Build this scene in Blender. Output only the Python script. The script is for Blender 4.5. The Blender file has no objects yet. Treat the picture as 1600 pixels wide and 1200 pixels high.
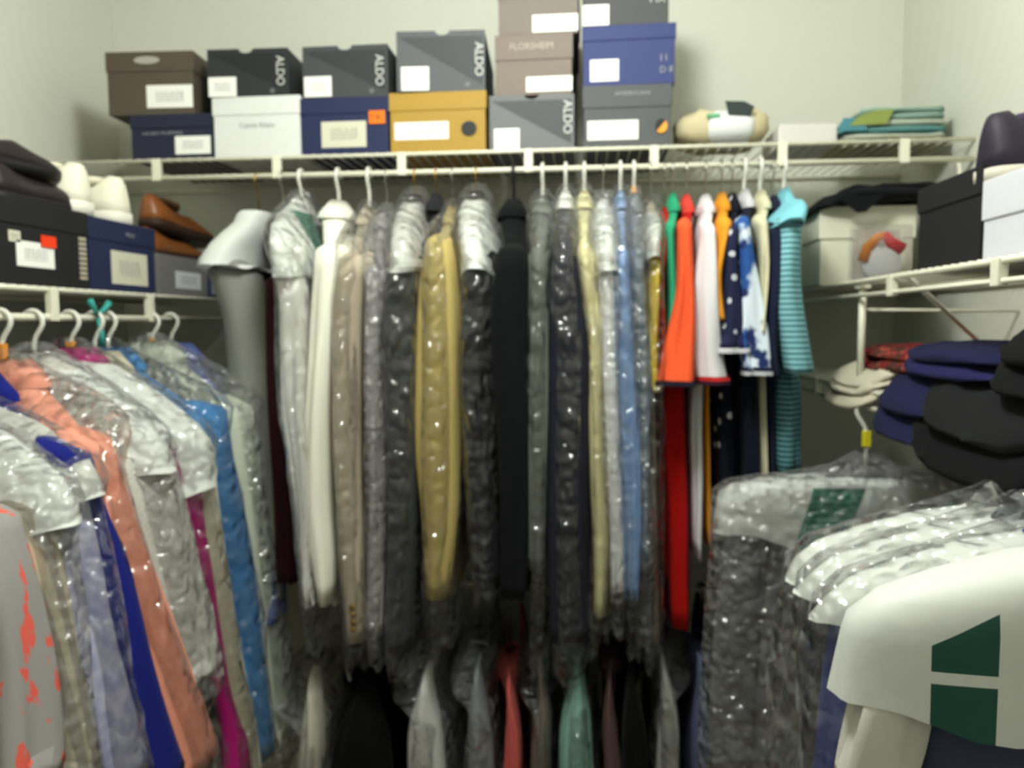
import bpy, bmesh, math, random
from mathutils import Vector, Matrix

random.seed(7)
SC = bpy.context.scene
C = SC.collection
R = math.radians

# ------------------------------------------------------------------ camera
FPX, CX, CY = 1200.0, 800.0, 600.0
YAW, PITCH, ROLL = 5.5, 4.45, 0.3
cam_d = bpy.data.cameras.new('camera')
cam_d.sensor_width = 36.0
cam_d.lens = 36.0 * FPX / 1600.0
cam_d.clip_start = 0.02
CAM = bpy.data.objects.new('camera', cam_d)
CM = Matrix.Translation((0, 0, 1.65)) @ Matrix.Rotation(R(YAW), 4, 'Z') @ Matrix.Rotation(R(90 - PITCH), 4, 'X') @ Matrix.Rotation(R(-ROLL), 4, 'Z')
CAM.matrix_world = CM
C.objects.link(CAM)
SC.camera = CAM
cam_d.dof.use_dof = True
cam_d.dof.focus_distance = 0.45
cam_d.dof.aperture_fstop = 8.5

# ------------------------------------------------------------------ world, lamp, exposure
W = bpy.data.worlds.new('world')
SC.world = W
W.use_nodes = True
bg = W.node_tree.nodes.get('Background') or W.node_tree.nodes.new('ShaderNodeBackground')
bg.inputs[0].default_value = (1.0, 0.99, 0.95, 1)
bg.inputs[1].default_value = 0.24


lamp = bpy.data.lights.new('ceiling_lamp', 'POINT')
lamp.energy = 45.0
lamp.shadow_soft_size = 0.11
lamp.color = (0.97, 1.0, 0.95)
lo = bpy.data.objects.new('ceiling_lamp', lamp)
lo.location = (-0.12, 0.88, 2.56)
C.objects.link(lo)
SC.view_settings.view_transform = 'Standard'
SC.view_settings.look = 'None'
SC.view_settings.exposure = 0.0
SC.view_settings.gamma = 1.0
SC.view_settings.use_curve_mapping = False
try:
    SC.cycles.transparent_max_bounces = 32
    SC.cycles.max_bounces = 8
except Exception:
    pass

# room measures (metres)
XL, XR, YB, ZC = -1.37, 0.835, 2.185, 2.72
LIPY = 1.78            # back shelves' front edge
LIPL, LIPR = -0.97, 0.53
O = Vector((0, 0, 1.65))


def ray(px, py):
    return (CM.to_3x3() @ Vector(((px - CX) / FPX, -(py - CY) / FPX, -1.0)))


def atX(px, py, X):
    d = ray(px, py)
    return O + d * (X / d.x)


def atY(px, py, Y):
    d = ray(px, py)
    return O + d * (Y / d.y)


# ------------------------------------------------------------------ materials
MATS = {}


def s2l(c):
    return tuple(((v / 255.0) / 12.92 if v / 255.0 <= 0.04045 else ((v / 255.0 + 0.055) / 1.055) ** 2.4) for v in c)


class NT:
    def __init__(self, name):
        self.m = bpy.data.materials.new(name)
        self.m.use_nodes = True
        self.t = self.m.node_tree
        self.t.nodes.clear()
        self.out = self.n('ShaderNodeOutputMaterial')

    def n(self, typ, **kw):
        o = self.t.nodes.new(typ)
        for k, v in kw.items():
            setattr(o, k, v)
        return o

    def l(self, a, b):
        self.t.links.new(a, b)

    def math(self, op, a, b=None, clamp=False):
        o = self.n('ShaderNodeMath', operation=op, use_clamp=clamp)
        for i, v in enumerate((a, b)):
            if v is None:
                continue
            if isinstance(v, (int, float)):
                o.inputs[i].default_value = v
            else:
                self.l(v, o.inputs[i])
        return o.outputs[0]

    def mix(self, fac, a, b):
        o = self.n('ShaderNodeMix', data_type='RGBA')
        for i, v in ((0, fac), (6, a), (7, b)):
            if isinstance(v, (int, float)):
                o.inputs[i].default_value = v
            elif isinstance(v, tuple):
                o.inputs[i].default_value = (*v[:3], 1)
            else:
                self.l(v, o.inputs[i])
        return o.outputs[2]

    def obj(self):
        return self.n('ShaderNodeTexCoord').outputs['Object']

    def xyz(self):
        s = self.n('ShaderNodeSeparateXYZ')
        self.l(self.obj(), s.inputs[0])
        return s.outputs

    def noise(self, scale, detail=2.0, stretch=None):
        o = self.n('ShaderNodeTexNoise')
        o.inputs['Scale'].default_value = scale
        o.inputs['Detail'].default_value = detail
        src = self.obj()
        if stretch:
            mp = self.n('ShaderNodeMapping')
            mp.inputs['Scale'].default_value = stretch
            self.l(src, mp.inputs[0])
            src = mp.outputs[0]
        self.l(src, o.inputs['Vector'])
        return o.outputs['Fac']

    def bsdf(self, col, rough=0.8, bump=None, bstr=0.3, bdist=0.002, metal=0.0, sheen=0.0, spec=0.3):
        b = self.n('ShaderNodeBsdfPrincipled')
        if isinstance(col, tuple):
            b.inputs['Base Color'].default_value = (*col[:3], 1)
        else:
            self.l(col, b.inputs['Base Color'])
        b.inputs['Roughness'].default_value = rough
        b.inputs['Metallic'].default_value = metal
        b.inputs['Specular IOR Level'].default_value = spec
        if sheen:
            b.inputs['Sheen Weight'].default_value = sheen
        if bump is not None:
            bp = self.n('ShaderNodeBump')
            bp.inputs['Strength'].default_value = bstr
            bp.inputs['Distance'].default_value = bdist
            self.l(bump, bp.inputs['Height'])
            self.l(bp.outputs[0], b.inputs['Normal'])
        self.l(b.outputs[0], self.out.inputs[0])
        return b


def fabric(col, rough=0.92, var=0.10, weave=420.0):
    key = ('fab', col, rough)
    if key in MATS:
        return MATS[key]
    t = NT('fabric')
    c = s2l(col)
    d = tuple(v * (1 - 2 * var) for v in c)
    f = t.noise(14.0, 3.0, (1, 1, 0.25))
    t.bsdf(t.mix(f, d, c), rough, t.noise(weave, 1.0), 0.25, 0.001, sheen=0.02, spec=0.12)
    MATS[key] = t.m
    return t.m


def stripes(col, col2, period, axis=2, duty=0.5, rough=0.9):
    key = ('str', col, col2, period, axis)
    if key in MATS:
        return MATS[key]
    t = NT('striped_fabric')
    x = t.xyz()[axis]
    w = t.math('FRACT', t.math('MULTIPLY', x, 1.0 / period))
    m = t.math('LESS_THAN', w, duty)
    t.bsdf(t.mix(m, s2l(col), s2l(col2)), rough, t.noise(400.0, 1.0), 0.2, 0.001, spec=0.15)
    MATS[key] = t.m
    return t.m


def dotted(col, col2, scale, thr, rough=0.9, stretch=None, third=None):
    key = ('dot', col, col2, scale, thr)
    if key in MATS:
        return MATS[key]
    t = NT('dotted_fabric')
    v = t.n('ShaderNodeTexVoronoi')
    v.inputs['Scale'].default_value = scale
    t.l(t.obj(), v.inputs['Vector'])
    m = t.math('LESS_THAN', v.outputs['Distance'], thr)
    c = t.mix(m, s2l(col), s2l(col2))
    if third:
        v2 = t.n('ShaderNodeTexVoronoi')
        v2.inputs['Scale'].default_value = scale * 0.62
        t.l(t.obj(), v2.inputs['Vector'])
        c = t.mix(t.math('LESS_THAN', v2.outputs['Distance'], thr * 1.1), c, s2l(third))
    t.bsdf(c, rough, t.noise(400.0, 1.0), 0.2, 0.001, spec=0.15)
    MATS[key] = t.m
    return t.m


def blotch(col, col2, scale, lo=0.45, hi=0.55, stretch=None, col3=None):
    key = ('blo', col, col2, scale, lo)
    if key in MATS:
        return MATS[key]
    t = NT('printed_fabric')
    f = t.noise(scale, 3.0, stretch)
    mr = t.n('ShaderNodeMapRange')
    mr.inputs[1].default_value = lo
    mr.inputs[2].default_value = hi
    t.l(f, mr.inputs[0])
    c = t.mix(mr.outputs[0], s2l(col), s2l(col2))
    if col3:
        f2 = t.noise(scale * 1.7, 2.0, stretch)
        mr2 = t.n('ShaderNodeMapRange')
        mr2.inputs[1].default_value = 0.56
        mr2.inputs[2].default_value = 0.62
        t.l(f2, mr2.inputs[0])
        c = t.mix(mr2.outputs[0], c, s2l(col3))
    t.bsdf(c, 0.9, t.noise(400.0, 1.0), 0.2, 0.001, spec=0.15)
    MATS[key] = t.m
    return t.m


def plain(name, col, rough=0.6, metal=0.0, spec=0.35, grain=0.04, scale=60.0, bstr=0.08):
    key = ('pl', name, col, rough)
    if key in MATS:
        return MATS[key]
    t = NT(name)
    c = s2l(col)
    d = tuple(v * (1 - 2 * grain) for v in c)
    f = t.noise(scale, 3.0)
    t.bsdf(t.mix(f, d, c), rough, f, bstr, 0.001, metal=metal, spec=spec)
    MATS[key] = t.m
    return t.m


def label_mat(col, ink=(90, 92, 96), w=0.05, h=0.03):
    key = ('lab', col, ink, round(w, 3), round(h, 3))
    if key in MATS:
        return MATS[key]
    t = NT('printed_label')
    x, y, z = t.xyz()
    # print block: rows of short dashes in the middle of the label
    inx = t.math('LESS_THAN', t.math('ABSOLUTE', x), w * 0.30)
    inz = t.math('LESS_THAN', t.math('ABSOLUTE', z), h * 0.24)
    row = t.math('LESS_THAN', t.math('FRACT', t.math('MULTIPLY', z, 1 / 0.006)), 0.55)
    br = t.noise(420.0, 0.0, (1, 0.001, 0.02))
    ch = t.math('GREATER_THAN', br, 0.47)
    m = t.math('MULTIPLY', t.math('MULTIPLY', inx, inz), t.math('MULTIPLY', row, ch))
    m = t.math('MULTIPLY', m, 0.7)
    t.bsdf(t.mix(m, s2l(col), s2l(ink)), 0.5, spec=0.3)
    MATS[key] = t.m
    return t.m


def cape_mat(kind):
    key = ('cape', kind)
    if key in MATS:
        return MATS[key]
    t = NT('printed_paper')
    x, y, z = t.xyz()
    white = s2l((210, 212, 208)) if kind != 'gray' else s2l((192, 193, 188))
    if kind == 'green':
        # trapezoid print on the shoulder paper (object space: x to the sleeve, z up)
        a = t.math('GREATER_THAN', x, t.math('SUBTRACT', t.math('MULTIPLY', z, -0.35), -0.012))
        b = t.math('LESS_THAN', x, t.math('ADD', t.math('MULTIPLY', z, -0.28), 0.105))
        c = t.math('LESS_THAN', z, -0.012)
        m = t.math('MULTIPLY', t.math('MULTIPLY', a, b), c)
        ln = t.math('LESS_THAN', t.math('FRACT', t.math('MULTIPLY', z, 1 / 0.012)), 0.16)
        g = t.mix(t.math('MULTIPLY', ln, 0.5), s2l((28, 112, 92)), s2l((120, 176, 150)))
        col = t.mix(m, white, g)
    elif kind == 'panel':
        a = t.math('MULTIPLY', t.math('GREATER_THAN', x, 0.168), t.math('LESS_THAN', x, 0.222))
        c = t.math('LESS_THAN', z, t.math('SUBTRACT', t.math('MULTIPLY', x, -0.60), -0.050))
        ln = t.math('LESS_THAN', t.math('ABSOLUTE', t.math('ADD', z, 0.112)), 0.0055)
        m = t.math('MULTIPLY', t.math('MULTIPLY', a, c), t.math('SUBTRACT', 1.0, ln))
        col = t.mix(m, white, s2l((22, 74, 62)))
    else:
        col = t.mix(t.noise(9.0, 2.0), white, tuple(v * 0.93 for v in white))
    t.bsdf(col, 0.55, t.noise(22.0, 3.0), 0.25, 0.006, spec=0.35)
    MATS[key] = t.m
    return t.m


def film(name='clear_film', haze=0.05, tint=(255, 255, 255), edge=0.45, rough=0.10, bstr=1.0, scale=11.0):
    key = ('film', name)
    if key in MATS:
        return MATS[key]
    t = NT(name)
    n1 = t.noise(scale, 2.0, (1.0, 1.0, 1.1))
    n1 = t.math('ADD', n1, t.math('MULTIPLY', t.math('ABSOLUTE', t.math('SUBTRACT', t.noise(scale * 1.7, 1.0, (1.0, 0.8, 0.9)), 0.5)), 1.6))
    bp = t.n('ShaderNodeBump')
    bp.inputs['Strength'].default_value = bstr
    bp.inputs['Distance'].default_value = 0.03
    t.l(n1, bp.inputs['Height'])
    tr = t.n('ShaderNodeBsdfTransparent')
    tr.inputs[0].default_value = (0.985, 0.985, 0.98, 1)
    df = t.n('ShaderNodeBsdfDiffuse')
    df.inputs[0].default_value = (*s2l(tint), 1)
    t.l(bp.outputs[0], df.inputs['Normal'])
    gl = t.n('ShaderNodeBsdfGlossy')
    gl.inputs['Roughness'].default_value = rough
    t.l(bp.outputs[0], gl.inputs['Normal'])
    lw = t.n('ShaderNodeLayerWeight')
    lw.inputs['Blend'].default_value = 0.3
    fa = t.math('ADD', t.math('MULTIPLY', t.math('POWER', lw.outputs['Facing'], 2.2), edge), haze, clamp=True)
    m1 = t.n('ShaderNodeMixShader')
    t.l(fa, m1.inputs[0])
    t.l(tr.outputs[0], m1.inputs[1])
    t.l(df.outputs[0], m1.inputs[2])
    fr = t.n('ShaderNodeFresnel')
    fr.inputs['IOR'].default_value = 1.5
    t.l(bp.outputs[0], fr.inputs['Normal'])
    m2 = t.n('ShaderNodeMixShader')
    t.l(t.math('MINIMUM', t.math('MULTIPLY', fr.outputs[0], 1.3), 0.55), m2.inputs[0])
    t.l(m1.outputs[0], m2.inputs[1])
    t.l(gl.outputs[0], m2.inputs[2])
    t.l(m2.outputs[0], t.out.inputs[0])
    MATS[key] = t.m
    return t.m


M_WALL = plain('painted_wall', (221, 222, 209), 0.85, spec=0.1, grain=0.02, scale=90, bstr=0.12)
M_CEIL = plain('painted_ceiling', (228, 228, 218), 0.9, spec=0.1, grain=0.02)
M_CARPET = plain('carpet_pile', (150, 138, 120), 0.98, spec=0.05, grain=0.15, scale=220, bstr=0.8)
M_WIRE = plain('white_coated_wire', (228, 226, 206), 0.35, spec=0.5, grain=0.02)
M_CHROME = plain('steel_wire', (190, 188, 180), 0.25, metal=1.0)
M_BRASS = plain('brass_wire', (190, 150, 70), 0.3, metal=1.0)
M_WPLAST = plain('white_plastic', (226, 226, 216), 0.35, spec=0.5)
M_BPLAST = plain('black_plastic', (24, 24, 26), 0.35, spec=0.5)


# ------------------------------------------------------------------ mesh helpers
class MB:
    def __init__(self):
        self.v, self.f = [], []

    def box(self, x0, x1, y0, y1, z0, z1):
        b = len(self.v)
        self.v += [(x, y, z) for z in (z0, z1) for y in (y0, y1) for x in (x0, x1)]
        self.f += [tuple(b + i for i in q) for q in ((0, 2, 3, 1), (4, 5, 7, 6), (0, 1, 5, 4), (2, 6, 7, 3), (0, 4, 6, 2), (1, 3, 7, 5))]
        return self

    def rings(self, rings, cap0=True, cap1=True):
        b = len(self.v)
        n = len(rings[0])
        for r in rings:
            self.v += [tuple(p) for p in r]
        for i in range(len(rings) - 1):
            for j in range(n):
                k = (j + 1) % n
                self.f.append((b + i * n + j, b + i * n + k, b + (i + 1) * n + k, b + (i + 1) * n + j))
        if cap0:
            self.f.append(tuple(b + j for j in range(n))[::-1])
        if cap1:
            e = b + (len(rings) - 1) * n
            self.f.append(tuple(e + j for j in range(n)))
        return self

    def tube(self, pts, r, n=8):
        pts = [Vector(p) for p in pts]
        rings = []
        up = Vector((0.0123, 0.0371, 1.0)).normalized()
        for i, p in enumerate(pts):
            d = (pts[min(i + 1, len(pts) - 1)] - pts[max(i - 1, 0)]).normalized()
            a = d.cross(up)
            if a.length < 0.05:
                a = d.cross(Vector((1, 0, 0)))
            a.normalize()
            b = d.cross(a).normalized()
            if rings:
                # keep the frame from spinning
                pa = rings[-1][0] - pts[i - 1]
                pa = pa - d * pa.dot(d)
                if pa.length > 1e-6:
                    a = pa.normalized()
                    b = d.cross(a).normalized()
            rr = r(i / (len(pts) - 1)) if callable(r) else r
            rings.append([p + (a * math.cos(2 * math.pi * k / n) + b * math.sin(2 * math.pi * k / n)) * rr for k in range(n)])
        return self.rings(rings)

    def prism(self, poly, y0, y1):
        """outline in x,z extruded along y"""
        b = len(self.v)
        n = len(poly)
        self.v += [(x, y0, z) for x, z in poly] + [(x, y1, z) for x, z in poly]
        self.f.append(tuple(b + i for i in range(n)))
        self.f.append(tuple(b + n + i for i in range(n))[::-1])
        for i in range(n):
            k = (i + 1) % n
            self.f.append((b + k, b + i, b + n + i, b + n + k))
        return self

    def build(self, name, mat, parent=None, smooth=False, bevel=0.0, kind=None, seg=2):
        me = bpy.data.meshes.new(name)
        me.from_pydata([tuple(p) for p in self.v], [], self.f)
        bm = bmesh.new()
        bm.from_mesh(me)
        bmesh.ops.recalc_face_normals(bm, faces=bm.faces)
        if bevel:
            bmesh.ops.bevel(bm, geom=[e for e in bm.edges], offset=bevel, segments=seg, affect='EDGES', profile=0.6)
        bm.to_mesh(me)
        bm.free()
        if smooth:
            me.polygons.foreach_set('use_smooth', [True] * len(me.polygons))
        me.materials.append(mat)
        o = bpy.data.objects.new(name, me)
        C.objects.link(o)
        if parent:
            o.parent = parent
        if kind:
            o['kind'] = kind
        return o


def thing(name, label, cat, loc, rotz=0.0, group=None):
    o = bpy.data.objects.new(name, None)
    o.empty_display_size = 0.03
    o.location = loc
    o.rotation_euler = (0, 0, rotz)
    C.objects.link(o)
    o['label'] = label
    o['category'] = cat
    if group:
        o['group'] = group
    return o


def tag(o, label, cat, group=None):
    o['label'] = label
    o['category'] = cat
    if group:
        o['group'] = group
    return o


def structure(name, mat, mb):
    return mb.build(name, mat, kind='structure')


def lettering(s, size, mat, parent, loc, rot=(math.pi / 2, 0, 0), name='lettering', fit=None, label=None):
    cu = bpy.data.curves.new('t', 'FONT')
    cu.body = s
    cu.size = size
    cu.align_x = 'CENTER'
    cu.align_y = 'CENTER'
    cu.extrude = 0.0002
    cu.resolution_u = 3
    to = bpy.data.objects.new('t', cu)
    C.objects.link(to)
    bpy.context.view_layer.update()
    me = bpy.data.meshes.new_from_object(to)
    wid = max(to.dimensions.x, 1e-6)
    bpy.data.objects.remove(to)
    bpy.data.curves.remove(cu)
    me.materials.clear()
    me.materials.append(mat)
    me.name = name
    o = bpy.data.objects.new(name, me)
    o.location = loc
    o.rotation_euler = rot
    if fit:
        o.scale = (fit / wid, 1, 1)
    C.objects.link(o)
    o.parent = parent
    if label:
        o['label'] = label
    return o


def hash01(*a):
    x = math.sin(sum(v * k for v, k in zip(a, (12.9898, 78.233, 37.719, 94.673)))) * 43758.5453
    return x - math.floor(x)


# ------------------------------------------------------------------ room
structure('wall_back', M_WALL, MB().box(XL - 0.1, XR + 0.1, YB, YB + 0.1, 0, ZC))
structure('wall_left', M_WALL, MB().box(XL - 0.1, XL, -0.7, YB, 0, ZC))
structure('wall_right', M_WALL, MB().box(XR, XR + 0.1, -0.7, YB, 0, ZC))
structure('ceiling', M_CEIL, MB().box(XL - 0.1, XR + 0.1, -0.8, YB + 0.1, ZC, ZC + 0.1))
structure('floor', M_CARPET, MB().box(XL - 0.1, XR + 0.1, -0.8, YB + 0.1, -0.1, 0))
fw = MB().box(XL - 0.1, -0.62, -0.8, -0.7, 0, ZC)
structure('wall_front', M_WALL, fw.box(0.28, XR + 0.1, -0.8, -0.7, 0, ZC).box(-0.62, 0.28, -0.8, -0.7, 2.05, ZC))
structure('baseboard_back', plain('baseboard_paint', (232, 232, 226), 0.5), MB().box(XL, XR, YB - 0.014, YB, 0, 0.09))
structure('baseboard_left', plain('baseboard_paint', (232, 232, 226), 0.5), MB().box(XL, XL + 0.014, -0.7, YB - 0.014, 0, 0.09))
structure('baseboard_right', plain('baseboard_paint', (232, 232, 226), 0.5), MB().box(XR - 0.014, XR, -0.7, YB - 0.014, 0, 0.09))


# ------------------------------------------------------------------ wire shelves
def wire_shelf(label, base, rotz, length, depth, lip, posts, bottom_r=0.0065, group=None, clips=True):
    """local: x along the front edge (0..length), y from the front edge (0) back to the wall (depth), z=0 the deck; lip hangs below it."""
    t = thing('wire_shelf', label, 'shelf', base, rotz, group)
    MB().tube([(0, 0, 0), (length, 0, 0)], 0.0045, 8).build('front_rail', M_WIRE, t, True)
    MB().tube([(0, 0, -lip), (length, 0, -lip)], bottom_r, 8).build('hanging_rail', M_WIRE, t, True)
    MB().tube([(0, depth - 0.006, -0.004), (length, depth - 0.006, -0.004)], 0.004, 8).build('wall_rail', M_WIRE, t, True)
    MB().tube([(0, depth * 0.5, -0.006), (length, depth * 0.5, -0.006)], 0.0035, 8).build('middle_rail', M_WIRE, t, True)
    w = MB()
    k = int(length / 0.0254)
    for i in range(1, k + 1):
        x = i * length / (k + 1)
        w.tube([(x, -0.002, 0.0045), (x, depth - 0.004, 0.0045)], 0.0014, 5)
    w.build('deck_wire', M_WIRE, t, True, kind='stuff')
    for x in posts:
        MB().box(x - 0.010, x + 0.010, -0.008, 0.006, -lip - 0.007, 0.004).build('lip_post', M_WIRE, t, bevel=0.002)
    return t


posts_b = [atY(px, 250, LIPY).x - XL for px in (245, 433, 628, 826, 1022, 1222, 1412)]
ZB = atY(820, 236, LIPY).z
LB = ZB - atY(820, 265, LIPY).z
wire_shelf('long white wire shelf on back wall carrying the shoe box stacks', (XL, LIPY, ZB), 0, XR - XL, YB - LIPY, LB, posts_b)
ZS = 1.728
ZSL = 1.717
wire_shelf('white wire shelf on left wall holding shoes and black box', (LIPL, 0.35, ZSL), R(90), YB - 0.37, LIPL - XL, 0.05,
           [atX(px, 460, LIPL).y - 0.35 for px in (80, 232)] + [0.1])
wire_shelf('upper white wire shelf on right wall under white boxes', (LIPR, YB - 0.02, ZS), R(-90), YB - 0.37, XR - LIPR, 0.026,
           [YB - 0.02 - atX(px, 440, LIPR).y for px in (1395, 1562)], 0.004)
ZM = 1.52
wire_shelf('lower wire shelf on right wall beneath the dark folded clothes', (LIPR, YB - 0.02, ZM), R(-90), YB - 0.37, XR - LIPR, 0.03,
           [0.35, 0.8, 1.3], 0.005)
ZLOW = 1.075
wire_shelf('low wire shelf on back wall hidden behind hanging clothes', (XL, LIPY + 0.02, ZLOW), 0, XR - XL, YB - LIPY - 0.02, 0.05,
           [0.3, 0.75, 1.2, 1.6, 1.95])

# support pole with its crossbar and the diagonal strut of the right shelf
py_ = atX(1337, 500, LIPR).y
t = thing('shelf_pole', 'white vertical support pole under the right shelf corner', 'pole', (LIPR + 0.012, py_, ZM))
MB().tube([(0, 0, 0.006), (0, 0, ZS - ZM - 0.006)], 0.007, 10).build('pole', M_WIRE, t, True)
MB().tube([(0, 0, 0.155), (XR - LIPR - 0.012, 0, 0.150)], 0.003, 8).build('crossbar', M_WIRE, t, True)
MB().box(-0.012, 0.012, -0.012, 0.012, ZS - ZM - 0.012, ZS - ZM - 0.004).build('pole_clip', M_WIRE, t, bevel=0.002)
a = atX(1418, 432, LIPR + 0.005)
b = atX(1575, 575, XR - 0.003)
t = thing('shelf_strut', 'white diagonal strut bracing the right shelf to the wall', 'bracket', (b.x, b.y, b.z))
MB().tube([tuple(a - b), (0, 0, 0)], 0.004, 8).build('strut', M_WIRE, t, True)
MB().box(-0.002, 0.003, -0.012, 0.012, -0.02, 0.016).build('wall_plate', M_WIRE, t, bevel=0.001)
a = atX(1405, 290, LIPR)
for px, lb in ((1498, 'white diagonal strut below the right end of back shelf'),):
    p = Vector((XR - 0.003, LIPY + 0.01, ZB - 0.25))
    t = thing('shelf_strut', lb, 'bracket', p)
    MB().tube([(0, 0, 0), (-0.02, -0.012, 0.13), (-0.03, -0.012, 0.20)], 0.004, 8).build('strut', M_WIRE, t, True)
    MB().box(-0.010, 0.003, -0.012, 0.012, -0.02, 0.016).build('wall_plate', M_WIRE, t, bevel=0.001)


# ------------------------------------------------------------------ shoe boxes
def front_frac(rect, lr):
    xl, yt, xr, yb = rect
    a, b, c, d = lr
    return ((a - xl) / (xr - xl), (c - xl) / (xr - xl), 1 - (d - yt) / (yb - yt), 1 - (b - yt) / (yb - yt))


def shoe_box(label, rect, col, side='back', depth=0.30, lid=0.28, zbot=None, plane=None, yaw=0.0, lidcol=None, labels=(),
             style='lid', group='shoe boxes', stickers=(), name='shoe_box', height=None, fcol=None, rough=0.6, notchc=None):
    """rect: front face in the picture; labels: (rect, colour)"""
    xl, yt, xr, yb = rect
    ym = (yt + yb) / 2
    if side == 'back':
        P = plane if plane is not None else LIPY + 0.02
        a, b = atY(xl, ym, P), atY(xr, ym, P)
        top = atY((xl + xr) / 2, yt, P).z
        bot = atY((xl + xr) / 2, yb, P).z
        w = b.x - a.x
        rz = 0.0
        n = Vector((0, 1, 0))
    elif side == 'left':
        P = plane if plane is not None else LIPL - 0.012
        a, b = atX(xl, ym, P), atX(xr, ym, P)
        top = atX((xl + xr) / 2, yt, P).z
        bot = atX((xl + xr) / 2, yb, P).z
        w = b.y - a.y
        rz = R(90)
        n = Vector((-1, 0, 0))
    else:
        P = plane if plane is not None else LIPR + 0.012
        a, b = atX(xl, ym, P), atX(xr, ym, P)
        top = atX((xl + xr) / 2, yt, P).z
        bot = atX((xl + xr) / 2, yb, P).z
        w = a.y - b.y
        rz = R(-90)
        n = Vector((1, 0, 0))
    h = height if height else top - (bot if zbot is None else zbot)
    if zbot is None:
        zbot = bot
    c = (a + b) / 2 + n * (depth / 2)
    t = thing(name, label, 'box', (c.x, c.y, zbot), rz + R(yaw), group)
    mb = plain('printed_card', col, rough, spec=0.3)
    ml = plain('printed_card', lidcol or col, rough, spec=0.3)
    y0 = -depth / 2
    lh = h * lid
    g = 0.0025
    if style == 'lid':
        MB().box(-w / 2 + g, w / 2 - g, y0 + g, -y0 - g, 0, h - 0.003).build('body', mb, t, bevel=0.0015)
        MB().box(-w / 2, w / 2, y0, -y0, h - lh, h).build('lid', ml, t, bevel=0.002)
        yf = y0 + g
    elif style == 'notch':
        e = 0.010
        MB().box(-w / 2 + 0.001, w / 2 - 0.001, y0 + 0.003, -y0, 0, h - e).build('body', mb, t, bevel=0.001)
        # front panel with the thumb notch in its upper edge
        nc = (notchc if notchc is not None else 0.50) * w - w / 2
        nr = 0.017
        poly = [(-w / 2, 0), (w / 2, 0), (w / 2, h)]
        for k in range(0, 9):
            an = math.pi * k / 8
            poly.append((nc + nr * math.cos(an), h - 0.010 * math.sin(an)))
        poly.append((-w / 2, h))
        MB().prism(poly, y0, y0 + 0.003).build('front_panel', mb, t)
        for s in (-1, 1):
            x1 = s * (w / 2 - 0.001)
            MB().box(min(x1, x1 - s * 0.003), max(x1, x1 - s * 0.003), y0 + 0.003, -y0, h - e, h).build('side_panel', mb, t)
        # the printed diagonal flap, a sheet of darker card lying on the panel
        fl = plain('printed_card', fcol or tuple(int(v * 0.72) for v in col), rough, spec=0.3)
        MB().prism([(-w / 2 + 0.03 * w, h * 0.90), (w / 2 - 0.03 * w, h * 0.10), (w / 2 - 0.03 * w, h * 0.90)], y0 - 0.0006, y0).build('diagonal_flap', fl, t)
        yf = y0
    else:
        MB().box(-w / 2, w / 2, y0, -y0, 0, h).build('body', mb, t, bevel=0.0015)
        yf = y0
    for lr, lc in labels:
        f0, f1, v0, v1 = front_frac((xl, yt, xr, yb), lr)
        lw, lhh = (f1 - f0) * w, (v1 - v0) * h
        yy = (yf if (style != 'lid' or v1 * h < h - lh) else y0) - (0.0006 if style == 'notch' else 0)
        o = MB().box(-lw / 2, lw / 2, -0.0008, 0, -lhh / 2, lhh / 2).build('label', label_mat(lc, w=lw, h=lhh), t)
        o.location = (-w / 2 + (f0 + f1) / 2 * w, yy, (v0 + v1) / 2 * h)
    for lr, sc, shape in stickers:
        f0, f1, v0, v1 = front_frac((xl, yt, xr, yb), lr)
        lw, lhh = (f1 - f0) * w, (v1 - v0) * h
        cx_, cz_ = -w / 2 + (f0 + f1) / 2 * w, (v0 + v1) / 2 * h
        yy = min(yf, y0)
        if shape == 'disc':
            poly = [(lw / 2 * math.cos(2 * math.pi * k / 24), lhh / 2 * math.sin(2 * math.pi * k / 24)) for k in range(24)]
            o = MB().prism(poly, -0.0012, 0).build('sticker', plain('printed_paper_dot', sc, 0.5), t)
        elif shape == 'half':
            poly = [(lw / 2 * math.cos(R(-135) + math.pi * k / 12), lhh / 2 * math.sin(R(-135) + math.pi * k / 12)) for k in range(13)]
            o = MB().prism(poly, -0.0016, 0).build('sticker', plain('printed_paper_dot', sc, 0.5), t)
        else:
            o = MB().box(-lw / 2, lw / 2, -0.0012, 0, -lhh / 2, lhh / 2).build('sticker', plain('printed_paper_dot', sc, 0.5), t, bevel=0.0004)
        o.location = (cx_, yy, cz_)
    t['w'] = w
    t['h'] = h
    t['y0'] = y0
    return t, w, h, y0, zbot + h


M_INKW = plain('white_ink', (205, 205, 200), 0.5)
M_INKG = plain('grey_ink', (150, 152, 155), 0.5)
M_INKT = plain('tan_ink', (176, 168, 150), 0.5)
M_INKD = plain('dark_ink', (40, 42, 46), 0.5)
WHT, CRM = (238, 238, 232), (206, 204, 184)
zt = ZB + 0.006

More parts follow.
